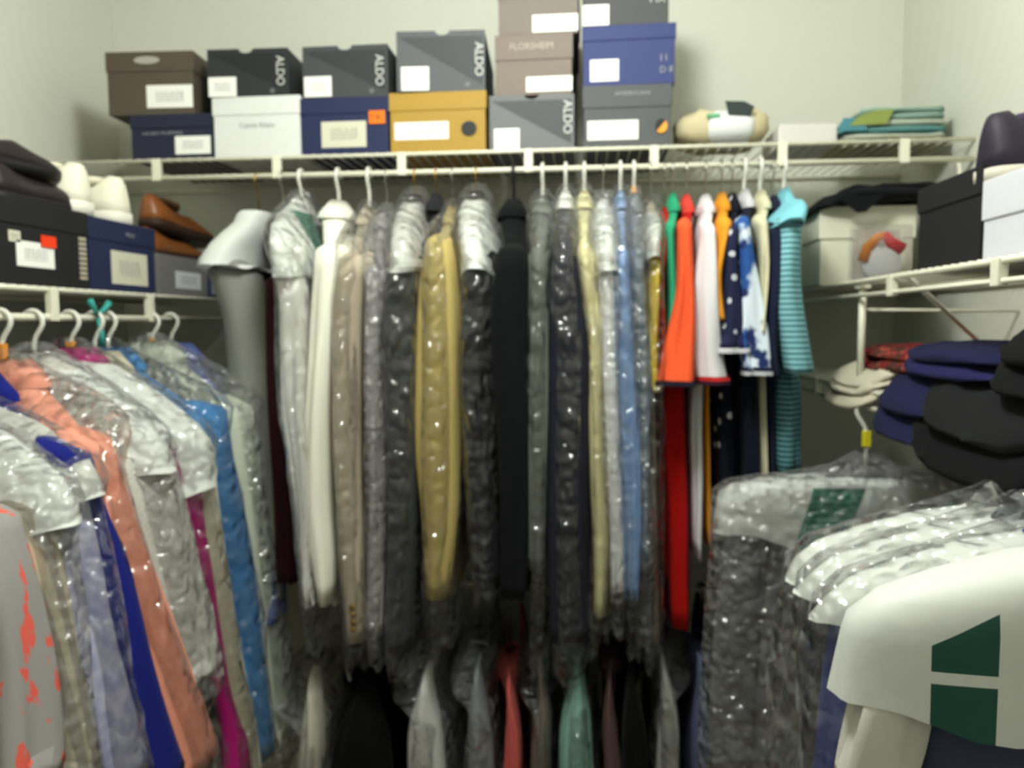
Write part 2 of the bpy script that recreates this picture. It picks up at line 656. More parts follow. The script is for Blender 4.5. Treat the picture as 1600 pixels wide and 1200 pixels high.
# bottom row, left to right
t, w, h, y0, za = shoe_box('navy shoe box at left end of back shelf, brown box on top', (203, 178, 332, 252), (32, 36, 58), zbot=zt, lid=0.30,
                           labels=[((273, 214, 328, 243), WHT)])
lettering('HUSH PUPPIES', 0.010, M_INKG, t, (-0.02, y0 - 0.0008, h * 0.58), fit=0.10)
t, w, h, y0, zb = shoe_box('white shoe box with faint grey lettering on back shelf', (332, 150, 470, 246), (222, 223, 220), zbot=zt, lid=0.30)
lettering('Calvin Klein', 0.017, M_INKG, t, (0, y0 + 0.0018, h * 0.53), fit=0.085)
t, w, h, y0, zc = shoe_box('navy shoe box with orange sticker and cream label on back shelf', (469, 152, 608, 245), (34, 42, 78), zbot=zt, lid=0.28,
                           labels=[((502, 190, 572, 232), CRM)], stickers=[((577, 175, 602, 196), (240, 120, 20), 'square')])
lettering('T 8', 0.016, M_INKD, t, (w * 0.345, y0 - 0.0016, h * 0.635))
t, w, h, y0, zd = shoe_box('mustard yellow shoe box with black round mark on back shelf', (608, 143, 760, 240), (172, 138, 58), zbot=zt, lid=0.30,
                           labels=[((616, 190, 701, 218), WHT)], stickers=[((721, 191, 745, 214), (22, 24, 26), 'disc')])
t, w, h, y0, ze = shoe_box('grey diagonal front shoe box lowest below two brown boxes', (765, 148, 897, 230), (112, 113, 115), zbot=zt, style='notch',
                           labels=[((772, 197, 812, 228), WHT)], fcol=(78, 79, 82))
lettering('ALDO', 0.028, M_INKW, t, (w * 0.42, y0 - 0.0010, h * 0.58), rot=(math.pi / 2, R(90), 0), fit=0.075)
t, w, h, y0, zf = shoe_box('charcoal shoe box with orange half disc below blue box', (910, 132, 1050, 229), (84, 86, 88), zbot=zt, lid=0.36,
                           labels=[((918, 186, 998, 216), WHT)], stickers=[((1024, 186, 1043, 208), (24, 24, 26), 'disc'), ((1024, 186, 1043, 208), (236, 160, 50), 'half')])
lettering('AMERICAN', 0.012, M_INKG, t, (0.012, y0 - 0.0008, h * 0.86), fit=0.08)
# second row
t, w, h, y0, _ = shoe_box('brown shoe box topmost at left end of back shelf', (163, 80, 297, 172), (84, 74, 64), zbot=za, lid=0.32, yaw=2.5,
                          labels=[((224, 129, 294, 162), WHT)])
o = MB().prism([(0.032 * math.cos(2 * math.pi * k / 20), 0.009 * math.sin(2 * math.pi * k / 20)) for k in range(20)], -0.001, 0).build('emblem', plain('pale_ink', (170, 165, 158), 0.5), t)
o.location = (-0.005, y0, h * 0.86)
t, w, h, y0, _ = shoe_box('black notched shoe box on top of white shoe box', (322, 76, 446, 151), (44, 45, 47), zbot=zb, style='notch', yaw=2.0, depth=0.31,
                          labels=[((323, 120, 366, 151), WHT)], fcol=(34, 35, 37), notchc=0.48)
lettering('ALDO', 0.028, M_INKW, t, (w * 0.40, y0 - 0.0010, h * 0.52), rot=(math.pi / 2, R(90), 0), fit=0.068)
lettering('o', 0.02, M_INKG, t, (w * 0.30, y0 - 0.0010, h * 0.12))
t, w, h, y0, _ = shoe_box('charcoal notched shoe box on top of navy stickered box', (473, 71, 606, 152), (66, 68, 70), zbot=zc, style='notch', depth=0.31,
                          labels=[((475, 118, 518, 150), WHT)], fcol=(52, 54, 56))
lettering('ALDO', 0.028, M_INKW, t, (w * 0.40, y0 - 0.0010, h * 0.50), rot=(math.pi / 2, R(90), 0), fit=0.07)
lettering('o', 0.02, M_INKG, t, (w * 0.31, y0 - 0.0010, h * 0.12))
t, w, h, y0, _ = shoe_box('grey notched shoe box on top of mustard yellow box', (615, 48, 752, 140), (88, 90, 93), zbot=zd, style='notch', yaw=3.0, depth=0.31,
                          labels=[((622, 102, 665, 138), WHT)], fcol=(68, 70, 73), notchc=0.52)
lettering('ALDO', 0.028, M_INKW, t, (w * 0.43, y0 - 0.0010, h * 0.52), rot=(math.pi / 2, R(90), 0), fit=0.075)
lettering('o', 0.02, M_INKG, t, (w * 0.30, y0 - 0.0010, h * 0.12))
t, w, h, y0, ze2 = shoe_box('brown lettered shoe box in the middle of its stack', (775, 53, 897, 147), (124, 112, 104), zbot=ze, lid=0.42,
                            labels=[((824, 119, 896, 142), WHT)], yaw=-1.0)
lettering('FLORSHEIM', 0.021, M_INKT, t, (-0.005, y0 - 0.0008, h * 0.80), fit=0.098)
t, w, h, y0, zf2 = shoe_box('bright navy shoe box in the middle of right stack', (912, 38, 1059, 131), (50, 60, 112), zbot=zf, lid=0.25, yaw=-1.5,
                            labels=[((925, 90, 970, 124), WHT)])
lettering('11', 0.022, M_INKG, t, (w * 0.37, y0 - 0.0001, h * 0.42))
lettering('D 8', 0.020, M_INKG, t, (w * 0.40, y0 - 0.0001, h * 0.22))
# third row
shoe_box('brown shoe box topmost above brown lettered box', (777, -28, 905, 50), (120, 112, 104), zbot=ze2, lid=0.3,
         labels=[((832, 21, 903, 47), WHT)])
t, w, h, y0, _ = shoe_box('dark grey shoe box topmost above bright navy box', (910, -50, 1047, 37), (74, 74, 76), zbot=zf2, lid=0.3,
                          labels=[((911, 4, 952, 36), WHT)])
lettering('MX', 0.024, M_INKW, t, (w * 0.36, y0 + 0.0016, h * 0.44))

# left shelf boxes
zl = ZSL + 0.006
t, w, h, y0, zk1 = shoe_box('black shoe box with red dot sticker on left shelf', (-22, 290, 139, 452), (30, 29, 31), side='left', zbot=zl, depth=0.33, lid=0.30,
                            labels=[((20, 368, 78, 416), WHT), ((10, 351, 27, 372), CRM)], stickers=[((56, 352, 80, 375), (238, 62, 20), 'square')], height=0.150)
for k in range(9):
    o = MB().box(-0.011, 0.011, -0.001, 0, -0.0032, 0.0032).build('stripe', M_INKT, t)
    o.location = (w * 0.43, y0 + 0.0022, 0.022 + k * 0.0095)
t, w, h, y0, zk2 = shoe_box('navy shoe box with cream label on left shelf beside black box', (141, 348, 244, 458), (34, 42, 74), side='left', zbot=zl, depth=0.31, lid=0.30,
                            labels=[((172, 394, 229, 446), CRM)])
lettering('POLO', 0.012, M_INKG, t, (0.02, y0 - 0.0008, h * 0.83))
t, w, h, y0, zk3 = shoe_box('low grey shoe box on left shelf under brown shoes', (246, 402, 324, 464), (112, 110, 110), side='left', zbot=zl, depth=0.31, style='plain',
                            labels=[((272, 425, 312, 452), (196, 200, 204))])
shoe_box('small navy shoe box at far end of left shelf', (326, 424, 371, 466), (40, 46, 84), side='left', zbot=zl, depth=0.31, style='plain',
         labels=[((330, 432, 354, 460), (150, 150, 156))])

# right shelf boxes
zl = ZS + 0.006
t, w, h, y0, zr1 = shoe_box('white lidded shoe box at right edge carrying purple shoe', (1533, 289, 1650, 402), (212, 213, 220), side='right', zbot=zl, lid=0.50, depth=0.27, height=0.108)
shoe_box('black box between white boxes on right shelf', (1432, 292, 1531, 416), (24, 24, 26), side='right', zbot=zl, lid=0.3, depth=0.27, name='storage_box', height=0.132, rough=0.75)
pa = atY(1279, 400, 1.80)
pb = atY(1430, 400, 1.80)
zt_ = atY(1330, 322, 1.80).z
t = thing('storage_box', 'cream lidded storage box under black cloth on right shelf', 'box', ((pa.x + pb.x) / 2, 1.975, zl))
w = pb.x - pa.x
MB().box(-w / 2 + 0.004, w / 2 - 0.004, -0.171, 0.171, 0, zt_ - zl - 0.004).build('body', plain('cream_card', (226, 224, 204), 0.6), t, bevel=0.002)
zsm = atY(1310, 373, 1.80).z - zl
MB().box(-w / 2, w / 2, -0.175, 0.175, zsm, zt_ - zl).build('lid', plain('cream_card', (228, 226, 206), 0.6), t, bevel=0.002)


# ------------------------------------------------------------------ soft goods builders
def se(c, s, p):
    f = lambda v: math.copysign(abs(v) ** (2.0 / p), v)
    return f(c), f(s)


def cushion(name, mat, parent, hx, hy, hz, loc=(0, 0, 0), p=3.2, seed=0.0, wob=0.006, sag=0.0, nx=28, nz=9, smooth=True, label=None):
    """a soft rounded slab centred on loc"""
    mb = MB()
    rings = []
    for i in range(nz + 1):
        a = -math.pi / 2 + math.pi * i / nz
        ca, sa = se(max(math.cos(a), 0.02), math.sin(a), 2.8)
        r = []
        for j in range(nx):
            b = 2 * math.pi * j / nx
            cb, sb = se(math.cos(b), math.sin(b), p)
            x, y, z = hx * ca * cb, hy * ca * sb, hz * sa
            q = wob * (math.sin(9 * b + seed * 3 + 4 * a) + math.sin(5 * b - seed * 7 + 2 * z / hz)) * 0.5
            z += q - sag * (max(0.0, -(x / hx) - 0.5) / 0.5) ** 1.6
            r.append((x + q * cb, y + q * sb, z))
        rings.append(r)
    mb.rings(rings)
    o = mb.build(name, mat, parent, smooth)
    o.location = loc
    if label:
        o['label'] = label
    return o


def shoe(label, loc, rotz, mats, L=0.28, W_=0.10, H=0.105, group=None, sole_h=0.018, toe=1.0, laces=False, scale=1.0):
    """toe along +x; upper, sole, lining"""
    up, so, ins = mats
    t = thing('shoe', label, 'shoe', loc, rotz, group)
    xs = [0.0, 0.03, 0.10, 0.22, 0.34, 0.46, 0.58, 0.70, 0.82, 0.92, 0.975, 1.0]
    wd = [0.30, 0.52, 0.66, 0.70, 0.68, 0.72, 0.84, 0.97, 1.0, 0.82, 0.50, 0.22]
    ht = [0.80, 0.96, 1.0, 0.93, 0.86, 0.84, 0.74, 0.60, 0.50, 0.42, 0.34, 0.26]
    ht = [v * (toe if x > 0.7 else 1.0) for v, x in zip(ht, xs)]
    # sole
    rings = []
    for zz, sc in ((0.0, 0.96), (sole_h * 0.5, 1.02), (sole_h, 1.0)):
        rr = [((x - 0.5) * L * (1.0 + 0.02 * sc), s * wd[i] * W_ / 2 * sc, zz) for s, seq in ((-1, range(len(xs))), (1, range(len(xs) - 1, -1, -1))) for i in seq for x in (xs[i],)]
        rings.append(rr)
    MB().rings(rings).build('sole', so, t, True)
    rings = []
    n = 13
    for x, w_, h_ in zip(xs, wd, ht):
        r = []
        op = 0.18 < x < 0.52
        for k in range(n):
            a = math.pi * k / (n - 1)
            ca, sa = se(math.cos(a), math.sin(a), 2.6)
            z = sole_h * 0.8 + (h_ * H - sole_h) * sa
            yy = ca * w_ * W_ / 2 * (1.0 - 0.25 * sa * (1 if x < 0.55 else 0.3))
            if op and 3 <= k <= n - 4:
                z -= 0.030 * (1 - abs(k - (n - 1) / 2) / 3.5) * min(1, (x - 0.1) / 0.12)
            r.append(((x - 0.5) * L, yy, z))
        rings.append(r)
    MB().rings(rings).build('upper', up, t, True)
    rr = []
    for zz, sc in ((H * 0.78, 0.9), (H * 0.90, 1.0), (H * 0.91, 0.86)):
        rr.append([(-0.16 * L + 0.165 * L * math.cos(2 * math.pi * k / 18) * sc, 0.25 * W_ * math.sin(2 * math.pi * k / 18) * sc, zz - 0.06 * (0.165 * L * math.cos(2 * math.pi * k / 18))) for k in range(18)])
    MB().rings(rr).build('collar', ins, t, True)
    if laces:
        for k in range(4):
            x = (0.08 + 0.055 * k) * L
            z = H * (0.80 - 0.05 * k)
            MB().tube([(x, -0.018, z - 0.004), (x, 0, z + 0.004), (x, 0.018, z - 0.004)], 0.003, 6).build('lace', so, t, True)
    t.scale = (scale, scale, scale)
    return t


# shoes on the left shelf
LB_ = plain('dark_leather', (38, 28, 30), 0.35, spec=0.5)
LBs = plain('black_rubber', (22, 20, 20), 0.6)
LBi = plain('dark_lining', (30, 24, 24), 0.8)
sx = LIPL - 0.17
y1 = atX(40, 300, LIPL - 0.08).y
shoe('dark leather shoe lying across its pair on black shoe box', (LIPL - 0.10, y1 - 0.045, zk1 + 0.062), R(86), (LB_, LBs, LBi), L=0.26, H=0.085, group='dark shoe pair')
shoe('dark leather shoe beneath its pair on black shoe box', (LIPL - 0.085, y1 + 0.028, zk1), R(90), (LB_, LBs, LBi), L=0.26, H=0.085, group='dark shoe pair')
SW = plain('white_leather', (238, 234, 214), 0.55)
SWs = plain('white_rubber', (236, 232, 220), 0.6)
SWi = plain('white_lining', (226, 220, 200), 0.85)
for px, lb in ((140, 'white sneaker heel outward beside dark shoes on left shelf'), (208, 'white sneaker heel outward beside brown shoe')):
    p = atX(px, 340, LIPL - 0.02)
    shoe(lb, (LIPL - 0.03 - 0.14, p.y, max(zk1, zk2) if px < 170 else zk2), R(180 + (4 if px < 170 else -6)), (SW, SWs, SWi), L=0.28, W_=0.13, H=0.112, group='white sneakers', sole_h=0.026, laces=True)
SB = plain('tan_leather', (134, 78, 36), 0.38, spec=0.5)
SBs = plain('brown_sole', (52, 34, 24), 0.6)
SBi = plain('tan_lining', (96, 62, 36), 0.8)
p = atX(297, 370, LIPL - 0.05)
shoe('brown leather shoe lying on top of another brown shoe', (LIPL - 0.08, p.y - 0.005, zk3 + 0.060), R(88), (SB, SBs, SBi), L=0.27, H=0.088, group='brown shoe pair', toe=0.95).rotation_euler = (R(-4), R(6), R(88))
shoe('brown leather shoe beneath its pair on low grey box', (LIPL - 0.10, p.y - 0.01, zk3), R(92), (SB, SBs, SBi), L=0.27, H=0.085, group='brown shoe pair')
# purple shoe on the right
p = atX(1590, 250, LIPR + 0.1)
shoe('dark purple shoe with pale sole on white shoe box', (LIPR + 0.140, p.y - 0.060, zr1), R(8), (plain('purple_suede', (34, 28, 44), 0.6), plain('pale_sole', (196, 190, 176), 0.6), plain('purple_lining', (70, 54, 86), 0.8)), L=0.25, W_=0.12, H=0.100, sole_h=0.017, laces=True)

# soft packages on the back shelf
p = atY(1125, 223, LIPY + 0.10)
t = thing('towel_bundle', 'beige wrapped towel bundle with white paper band', 'bundle', (p.x, p.y + 0.02, zt))
cushion('bundle', fabric((208, 196, 160)), t, 0.105, 0.09, 0.043, (0, 0, 0.050), p=4.0, seed=1.3, wob=0.005)
cushion('paper_band', plain('band_paper', (226, 228, 228), 0.5), t, 0.058, 0.094, 0.042, (0.012, -0.004, 0.048), p=6, seed=0.4, wob=0.001)
MB().prism([(-0.03, -0.012), (0.018, -0.016), (0.026, 0.006), (0.004, 0.018), (-0.038, 0.020)], -0.003, 0).build('print', plain('dark_print', (40, 52, 50), 0.5), t).location = (0.036, -0.092, 0.078)
MB().box(-0.015, 0.015, -0.002, 0, -0.004, 0.004).build('print', plain('green_print', (96, 170, 120), 0.5), t).location = (-0.028, -0.0965, 0.066)
a, b = atY(1217, 205, LIPY + 0.03), atY(1310, 205, LIPY + 0.03)
t = thing('paper_packet', 'flat white paper packet between bundle and teal linens', 'packet', ((a.x + b.x) / 2, LIPY + 0.12, zt))
w = b.x - a.x
MB().box(-w / 2, w / 2, -0.085, 0.085, 0, 0.043).build('packet', plain('white_paper', (214, 210, 206), 0.45), t, bevel=0.006)
MB().box(-w / 2 + 0.004, w / 2 - 0.004, -0.08, 0.08, 0.043, 0.047).build('flap', plain('white_paper', (216, 212, 208), 0.45), t, bevel=0.0015)
a, b = atY(1312, 205, LIPY + 0.05), atY(1490, 205, LIPY + 0.05)
w = (b.x - a.x) / 2
t = thing('folded_linen', 'folded teal and pale green bed linen at right of shelf', 'linen', ((a.x + b.x) / 2, LIPY + 0.16, zt))
cs = [(206, 196, 166), (190, 198, 182), (104, 156, 158), (196, 204, 186), (146, 176, 166), (154, 180, 168)]
z = 0
for i, cc in enumerate(cs):
    hh = 0.0145 if i else 0.012
    cushion('folded_layer', fabric(cc), t, w * (1.0 if i < 4 else 0.80), 0.11, hh / 2 + 0.001, (0 if i < 4 else w * 0.17, 0, z + hh / 2), p=7, seed=i * 1.1, wob=0.002, nx=24, nz=5)
    z += hh
MB().prism([(-0.02, -0.012), (0.06, -0.010), (0.075, 0.022), (0.035, 0.020), (0.0, 0.008)], -0.004, 0).build('corner_fold', fabric((146, 158, 86)), t).location = (-w * 0.68, -0.112, z * 0.62)
MB().prism([(-0.035, -0.014), (0.03, -0.014), (0.03, 0.012), (-0.02, 0.014)], -0.003, 0).build('corner_fold', fabric((84, 142, 156)), t).location = (-w * 0.78, -0.111, z * 0.52)

# black cloth over the storage box, clear packet before it
t = thing('folded_garment', 'black folded garment lying over cream storage box', 'clothes', ((pa.x + pb.x) / 2 + 0.035, 1.86, zt_ + 0.012))
MBK = fabric((20, 21, 24))
cushion('folded_layer', MBK, t, 0.165, 0.115, 0.016, (0.01, 0, 0.008), p=4, seed=2.2, wob=0.006, sag=0.03)
cushion('folded_layer', MBK, t, 0.13, 0.10, 0.012, (0.04, 0.0, 0.022), p=4, seed=5.2, wob=0.006)
MB().prism([(-0.05, 0.0), (0.05, 0.004), (0.012, -0.032), (-0.006, -0.034)], -0.004, 0.0).build('hanging_corner', MBK, t).location = (-0.07, -0.114, 0.0)
a, b = atY(1343, 400, 1.66), atY(1430, 400, 1.66)
zt2 = atY(1390, 350, 1.66).z
t = thing('gift_packet', 'clear packet with orange and red filling before cream box', 'packet', ((a.x + b.x) / 2, 1.70, zl))
w = (b.x - a.x) / 2
hh = zt2 - zl
MB().box(-w, w, -0.03, 0.03, 0, hh).build('wrapper', film('packet_film', haze=0.03, edge=0.2, bstr=0.15), t, bevel=0.004)
MB().box(-w + 0.006, w - 0.006, 0.022, 0.026, 0.004, hh - 0.004).build('backing_card', plain('backing_card', (214, 206, 196), 0.6), t)
MB().tube([(-w * 0.62, 0, hh * 0.38), (-w * 0.5, -0.004, hh * 0.62), (-w * 0.15, -0.006, hh * 0.80), (w * 0.15, -0.004, hh * 0.84)], lambda s: 0.012 - 0.004 * s, 8).build('orange_filling', fabric((226, 136, 40)), t, True)
MB().tube([(w * 0.10, -0.006, hh * 0.86), (w * 0.35, -0.008, hh * 0.70), (w * 0.75, -0.006, hh * 0.58)], lambda s: 0.009 + 0.006 * s, 8).build('red_ribbon', fabric((214, 44, 56)), t, True)
cushion('white_filling', fabric((232, 232, 236)), t, w * 0.72, 0.016, hh * 0.30, (w * 0.08, 0.002, hh * 0.34), p=2.4, seed=3, wob=0.003)

# folded clothes on the lower right shelf
zm = ZM + 0.007


def pile_item(label, px0, px1, X0, X1, z0, hz, mats, seed, group='dark folded clothes', cat='clothes', over=0.0, name='folded_garment', nl=2, wob=0.007):
    ya, yb_ = atX(px0, 640, X0).y, atX(px1, 640, X0).y
    t = thing(name, label, cat, ((X0 + X1) / 2, (ya + yb_) / 2, z0), 0, group)
    for i in range(nl):
        hh = hz / nl
        cushion('folded_layer', mats[i % len(mats)], t, (X1 - X0) / 2 * (1 - 0.05 * i), abs(ya - yb_) / 2 * (1 - 0.04 * i), hh / 2 + 0.003, (0, 0, hh * (i + 0.5)), p=3.6, seed=seed + i, wob=wob, sag=over if i == 0 else over * 0.7, nx=36, nz=9)
    return t


NAVY, BLK, DKG = fabric((30, 32, 66)), fabric((16, 17, 19)), fabric((28, 29, 31))
pile_item('white folded linen at far end of lower right shelf', 1268, 1352, LIPR - 0.03, XR - 0.03, zm, 0.040, [fabric((206, 198, 178))], 0.7, None, over=0.05, nl=3, cat='linen', name='folded_linen', wob=0.004)
pile_item('navy folded garment low in the pile, tip towards white linen', 1334, 1470, LIPR - 0.045, XR - 0.02, zm, 0.040, [NAVY], 1.9, over=0.075, wob=0.004)
pile_item('black folded garment lowest in the pile, hanging over shelf edge', 1385, 1660, LIPR - 0.055, XR - 0.02, zm, 0.050, [BLK, DKG], 3.4, over=0.095, wob=0.005)
pile_item('red patterned folded shirt atop the right shelf pile', 1318, 1450, LIPR + 0.02, XR - 0.02, zm + 0.040, 0.036, [blotch((120, 36, 34), (66, 50, 40), 26, 0.45, 0.55, None, (170, 76, 66))], 5.1, None, over=0.012, cat='clothes', wob=0.006)
pile_item('dark blue folded garment on top of black pile', 1372, 1575, LIPR - 0.01, XR - 0.02, zm + 0.052, 0.036, [fabric((34, 36, 80)), NAVY], 6.6, over=0.02, wob=0.005)
pile_item('black folded jacket topmost at right end of pile', 1500, 1720, LIPR - 0.035, XR - 0.015, zm + 0.072, 0.050, [BLK], 8.2, over=0.05, wob=0.005)


# ------------------------------------------------------------------ hanging garments
FILM = film('clear_film', haze=0.02, edge=0.16, scale=14.0)
FILM2 = film('hazy_film', haze=0.07, edge=0.26, scale=19.0)


class Rod:
    def __init__(self, kind, pos, zrail):
        self.k, self.p, self.zr = kind, pos, zrail
        self.rot = {'back': R(-90), 'left': 0.0, 'right': math.pi}[kind]

    def plane(self, px, py, u):
        """(v, z) of the picture point on the plane u metres out from the rail"""
        if self.k == 'back':
            q = atY(px, py, self.p - u)
            return q.x, q.z
        q = atX(px, py, self.p + (u if self.k == 'left' else -u))
        return (q.y if self.k == 'left' else -q.y), q.z

    def world(self, v, z):
        if self.k == 'back':
            return (v, self.p, z)
        return (self.p, v if self.k == 'left' else -v, z)


BACK = Rod('back', LIPY, ZB - LB)
LEFT = Rod('left', LIPL, ZSL - 0.05)
RIGHT = Rod('right', LIPR, ZM - 0.03)
LOW = Rod('back', LIPY + 0.02, ZLOW - 0.05)


def lerp_st(st, n):
    """resample stations (tuples) with smooth interpolation over index length"""
    out = []
    m = len(st) - 1
    L = [0.0]
    for i in range(m):
        L.append(L[-1] + max(1e-6, abs(st[i + 1][0] - st[i][0])))
    for i in range(n):
        d = L[-1] * i / (n - 1)
        k = 0
        while k < m - 1 and d > L[k + 1]:
            k += 1
        t = (d - L[k]) / (L[k + 1] - L[k])
        p0, p1, p2, p3 = st[max(k - 1, 0)], st[k], st[k + 1], st[min(k + 2, m)]
        row = []
        for a0, a1, a2, a3 in zip(p0, p1, p2, p3):
            m1, m2 = (a2 - a0) * 0.42, (a3 - a1) * 0.42
            t2, t3 = t * t, t * t * t
            row.append((2 * t3 - 3 * t2 + 1) * a1 + (t3 - 2 * t2 + t) * m1 + (-2 * t3 + 3 * t2) * a2 + (t3 - t2) * m2)
        out.append(tuple(row))
    return out


def ring(u, v, z, ru, rv, n, p=2.4, amp=0.0, ph=0.0, k=5, vk=1.0):
    r = []
    for j in range(n):
        a = 2 * math.pi * j / n
        c, s = se(math.cos(a), math.sin(a), p)
        q = 1 + amp * (math.sin(k * a + ph) + 0.5 * math.sin((2 * k + 1) * a - 1.7 * ph))
        r.append((u + ru * c * q, v + rv * s * (1 + (q - 1) * vk), z))
    return r


def smooth01(x):
    x = max(0.0, min(1.0, x))
    return x * x * (3 - 2 * x)


NG = [0]


QUEUE = []


def garment(rod, name, label, cat, neck, *a, **k):
    QUEUE.append((rod, name, label, cat, neck, a, k))


def make_garment(gap, rod, name, label, cat, neck, sleeve, mat, body=None, bmat=None, group=None, uf=0.20, flare=0.03, ub=0.20,
            hem=None, cape=None, cover=None, film_m=None, trim=None, hanger=('white', 'plastic'), collar=True, cmat=None, hz=None,
            hlabel=None, sru=None, buttons=None, tag_c=None, bw=0.046, short=False, yoke=None):
    NG[0] += 1
    sd = NG[0] * 1.37
    sru = sru or {'left': 0.024, 'right': 0.042, 'back': 0.042}[rod.k]
    cr = max(0.015, min(0.038, 0.52 * gap))
    v0, zn = rod.plane(neck[0], neck[1], 0.0)
    zn = min(zn, rod.zr - 0.045)
    t = thing(name, label, cat, rod.world(v0, zn), rod.rot, group)
    bmat = bmat or mat
    # sleeve stations -> (z, u, v, ru, rv) relative to the neck
    m = len(sleeve) - 1
    st = []
    for i, (py, xl, xr) in enumerate(sleeve):
        f = i / m
        u = uf + 0.015 + flare * f
        va, za_ = rod.plane(xl, py, u)
        vb, zb_ = rod.plane(xr, py, u)
        vc_, vr_ = (va + vb) / 2 - v0, abs(vb - va) / 2
        if rod.k == 'right':  # seen almost along the rail: square to it, one hand thick
            vc_, vr_ = 0.0, 0.026 + 0.006 * f
            za_ = zb_ = atY((xl + xr) / 2, py, -v0).z
        st.append(((za_ + zb_) / 2 - zn, u, vc_, sru * (1.0 - 0.12 * f), vr_))
    tipz, tipv, tiprv = st[0][0], st[0][2], st[0][4]
    tipz = min(tipz, -0.03)
    st2 = lerp_st(st, 16)
    # rounded shoulder head on top of the sleeve
    z0, u0, v0_, r0, q0 = st2[0]
    head = []
    for k in range(4):
        a = math.pi / 2 * (1 - k / 4.0)
        head.append((z0 + 0.024 * math.sin(a), u0 - 0.045 * math.sin(a), v0_ * (1 - 0.15 * math.sin(a)), max(0.006, r0 * math.cos(a)), max(0.004, q0 * math.cos(a))))
    full = head + st2
    for s in (1, -1):
        rings = []
        for i, (z, u, v, ru, rv) in enumerate(full):
            f = i / (len(full) - 1)
            if s < 0:
                u = -(ub + 0.012 + flare * 0.6 * f) + (0.03 * (1 - i / 4.0) if i < 4 else 0)
                v = v * 0.6
                rv = min(rv * 0.85, 0.03)
            amp = (0.10 + 0.06 * math.sin(sd + 5 * f)) * smooth01((f - 0.08) * 2.2)
            rings.append(ring(u, v + 0.004 * math.sin(7 * f + sd), z, ru, rv, 24, 2.3, amp * 1.8, sd + 2.4 * f, 3, 0.25))
        # turned-in hem
        z, u, v, ru, rv = full[-1]
        if s < 0:
            u, v, rv = -(ub + 0.012 + flare * 0.6), v * 0.6, min(rv, 0.035)
        rings.append(ring(u, v, z + 0.002, ru * 0.8, rv * 0.8, 24, 2.3, amp * 1.8, sd + 2.4, 3, 0.25))
        rings.append(ring(u, v, z + 0.03, ru * 0.7, rv * 0.7, 24, 2.3, amp * 1.8, sd + 2.4, 3, 0.25))
        if rod is BACK and s < 0:
            zl_ = ZLOW + 0.012 - zn
            rings = [[(x, y, max(z, zl_ + 0.0006 * i)) for x, y, z in r_] for i, r_ in zip(range(len(rings), 0, -1), rings)]
        MB().rings(rings).build('sleeve', mat, t, True)
        if s > 0 and trim:
            for dz0, dz1, tc in trim:
                rr = []
                for dz in (dz0, (dz0 + dz1) / 2, dz1):
                    # follow the sleeve's own profile at that height
                    zz = st2[-1][0] + dz
                    j = min(range(len(st2)), key=lambda q: abs(st2[q][0] - zz))
                    zq, uq, vq, ruq, rvq = st2[j]
                    rr.append(ring(uq, vq + 0.004 * math.sin(7 + sd), zz, ruq * 1.05 + 0.002, rvq * 1.05 + 0.002, 24, 2.3, amp * 1.8, sd + 2.4, 3, 0.25))
                MB().rings(rr, False, False).build('hem_band', tc, t, True)
    # body
    if body:
        bs = []
        for py, xl, xr in body:
            va, za_ = rod.plane(xl, py, uf - 0.01)
            vb, zb_ = rod.plane(xr, py, uf - 0.01)
            bs.append(((za_ + zb_) / 2 - zn, (va + vb) / 2 - v0, abs(vb - va) / 2))
        zh = bs[-1][0]
    else:
        zh = hem if hem is not None else st[-1][0] * 1.03
        mrv = max(0.013, min(bw, 0.85 * st2[8][4]))
        bs = [(zh * 0.5, st2[8][2], mrv), (zh, st2[-1][2], max(0.015, min(bw, 1.0 * st2[-1][4])))]
    if hem is not None:
        zh = hem
    top = [(0.0, 0.050, 0.034), (-0.012, 0.068, 0.038), (0.30 * tipz, 0.42 * uf, 0.040), (0.62 * tipz, 0.68 * uf, 0.042), (0.9 * tipz, 0.9 * uf, 0.044), (1.12 * tipz - 0.01, 0.985 * uf, 0.045)]
    rows = []
    for z, ru, rv in top:
        f = smooth01(z / (1.3 * tipz))
        rows.append((z, ru, min(rv, cr * 0.85 * (1 - f) + 0.8 * tiprv * f), tipv * 0.85 * f))
    low = [(rows[-1][0], rows[-1][3], rows[-1][2])] + [b_ for b_ in bs if b_[0] < rows[-1][0] - 0.02]
    if low[-1][0] > zh + 0.01:
        low.append((zh, low[-1][1], low[-1][2]))
    lw = lerp_st([(a_, b_, c_) for a_, b_, c_ in low], 14)
    rings = []
    for z, ru, rv, vc in rows:
        bu = ru * (uf + ub) / (2 * uf)
        rings.append(ring((uf - ub) / 2 * min(1, ru / uf), vc, z, bu, rv, 36, 2.8))
    for i, (z, vc, rv) in enumerate(lw[1:]):
        f = i / 12.0
        rings.append(ring((uf - ub) / 2, vc, z, (uf + ub) / 2 * (0.985 + 0.05 * f), rv, 36, 3.0, 0.035 * smooth01(f * 1.6), sd + 2.2 * f, 7))
    if rod is BACK:  # the rear half comes to rest on the low shelf
        zl_ = ZLOW + 0.012 - zn
        rings = [[(x, y, max(z, zl_ + 0.0004 * i) if x < 0.035 else z) for x, y, z in r_] for i, r_ in zip(range(len(rings), 0, -1), rings)]
    MB().rings(rings, cap0=False).build('body', bmat, t, True)
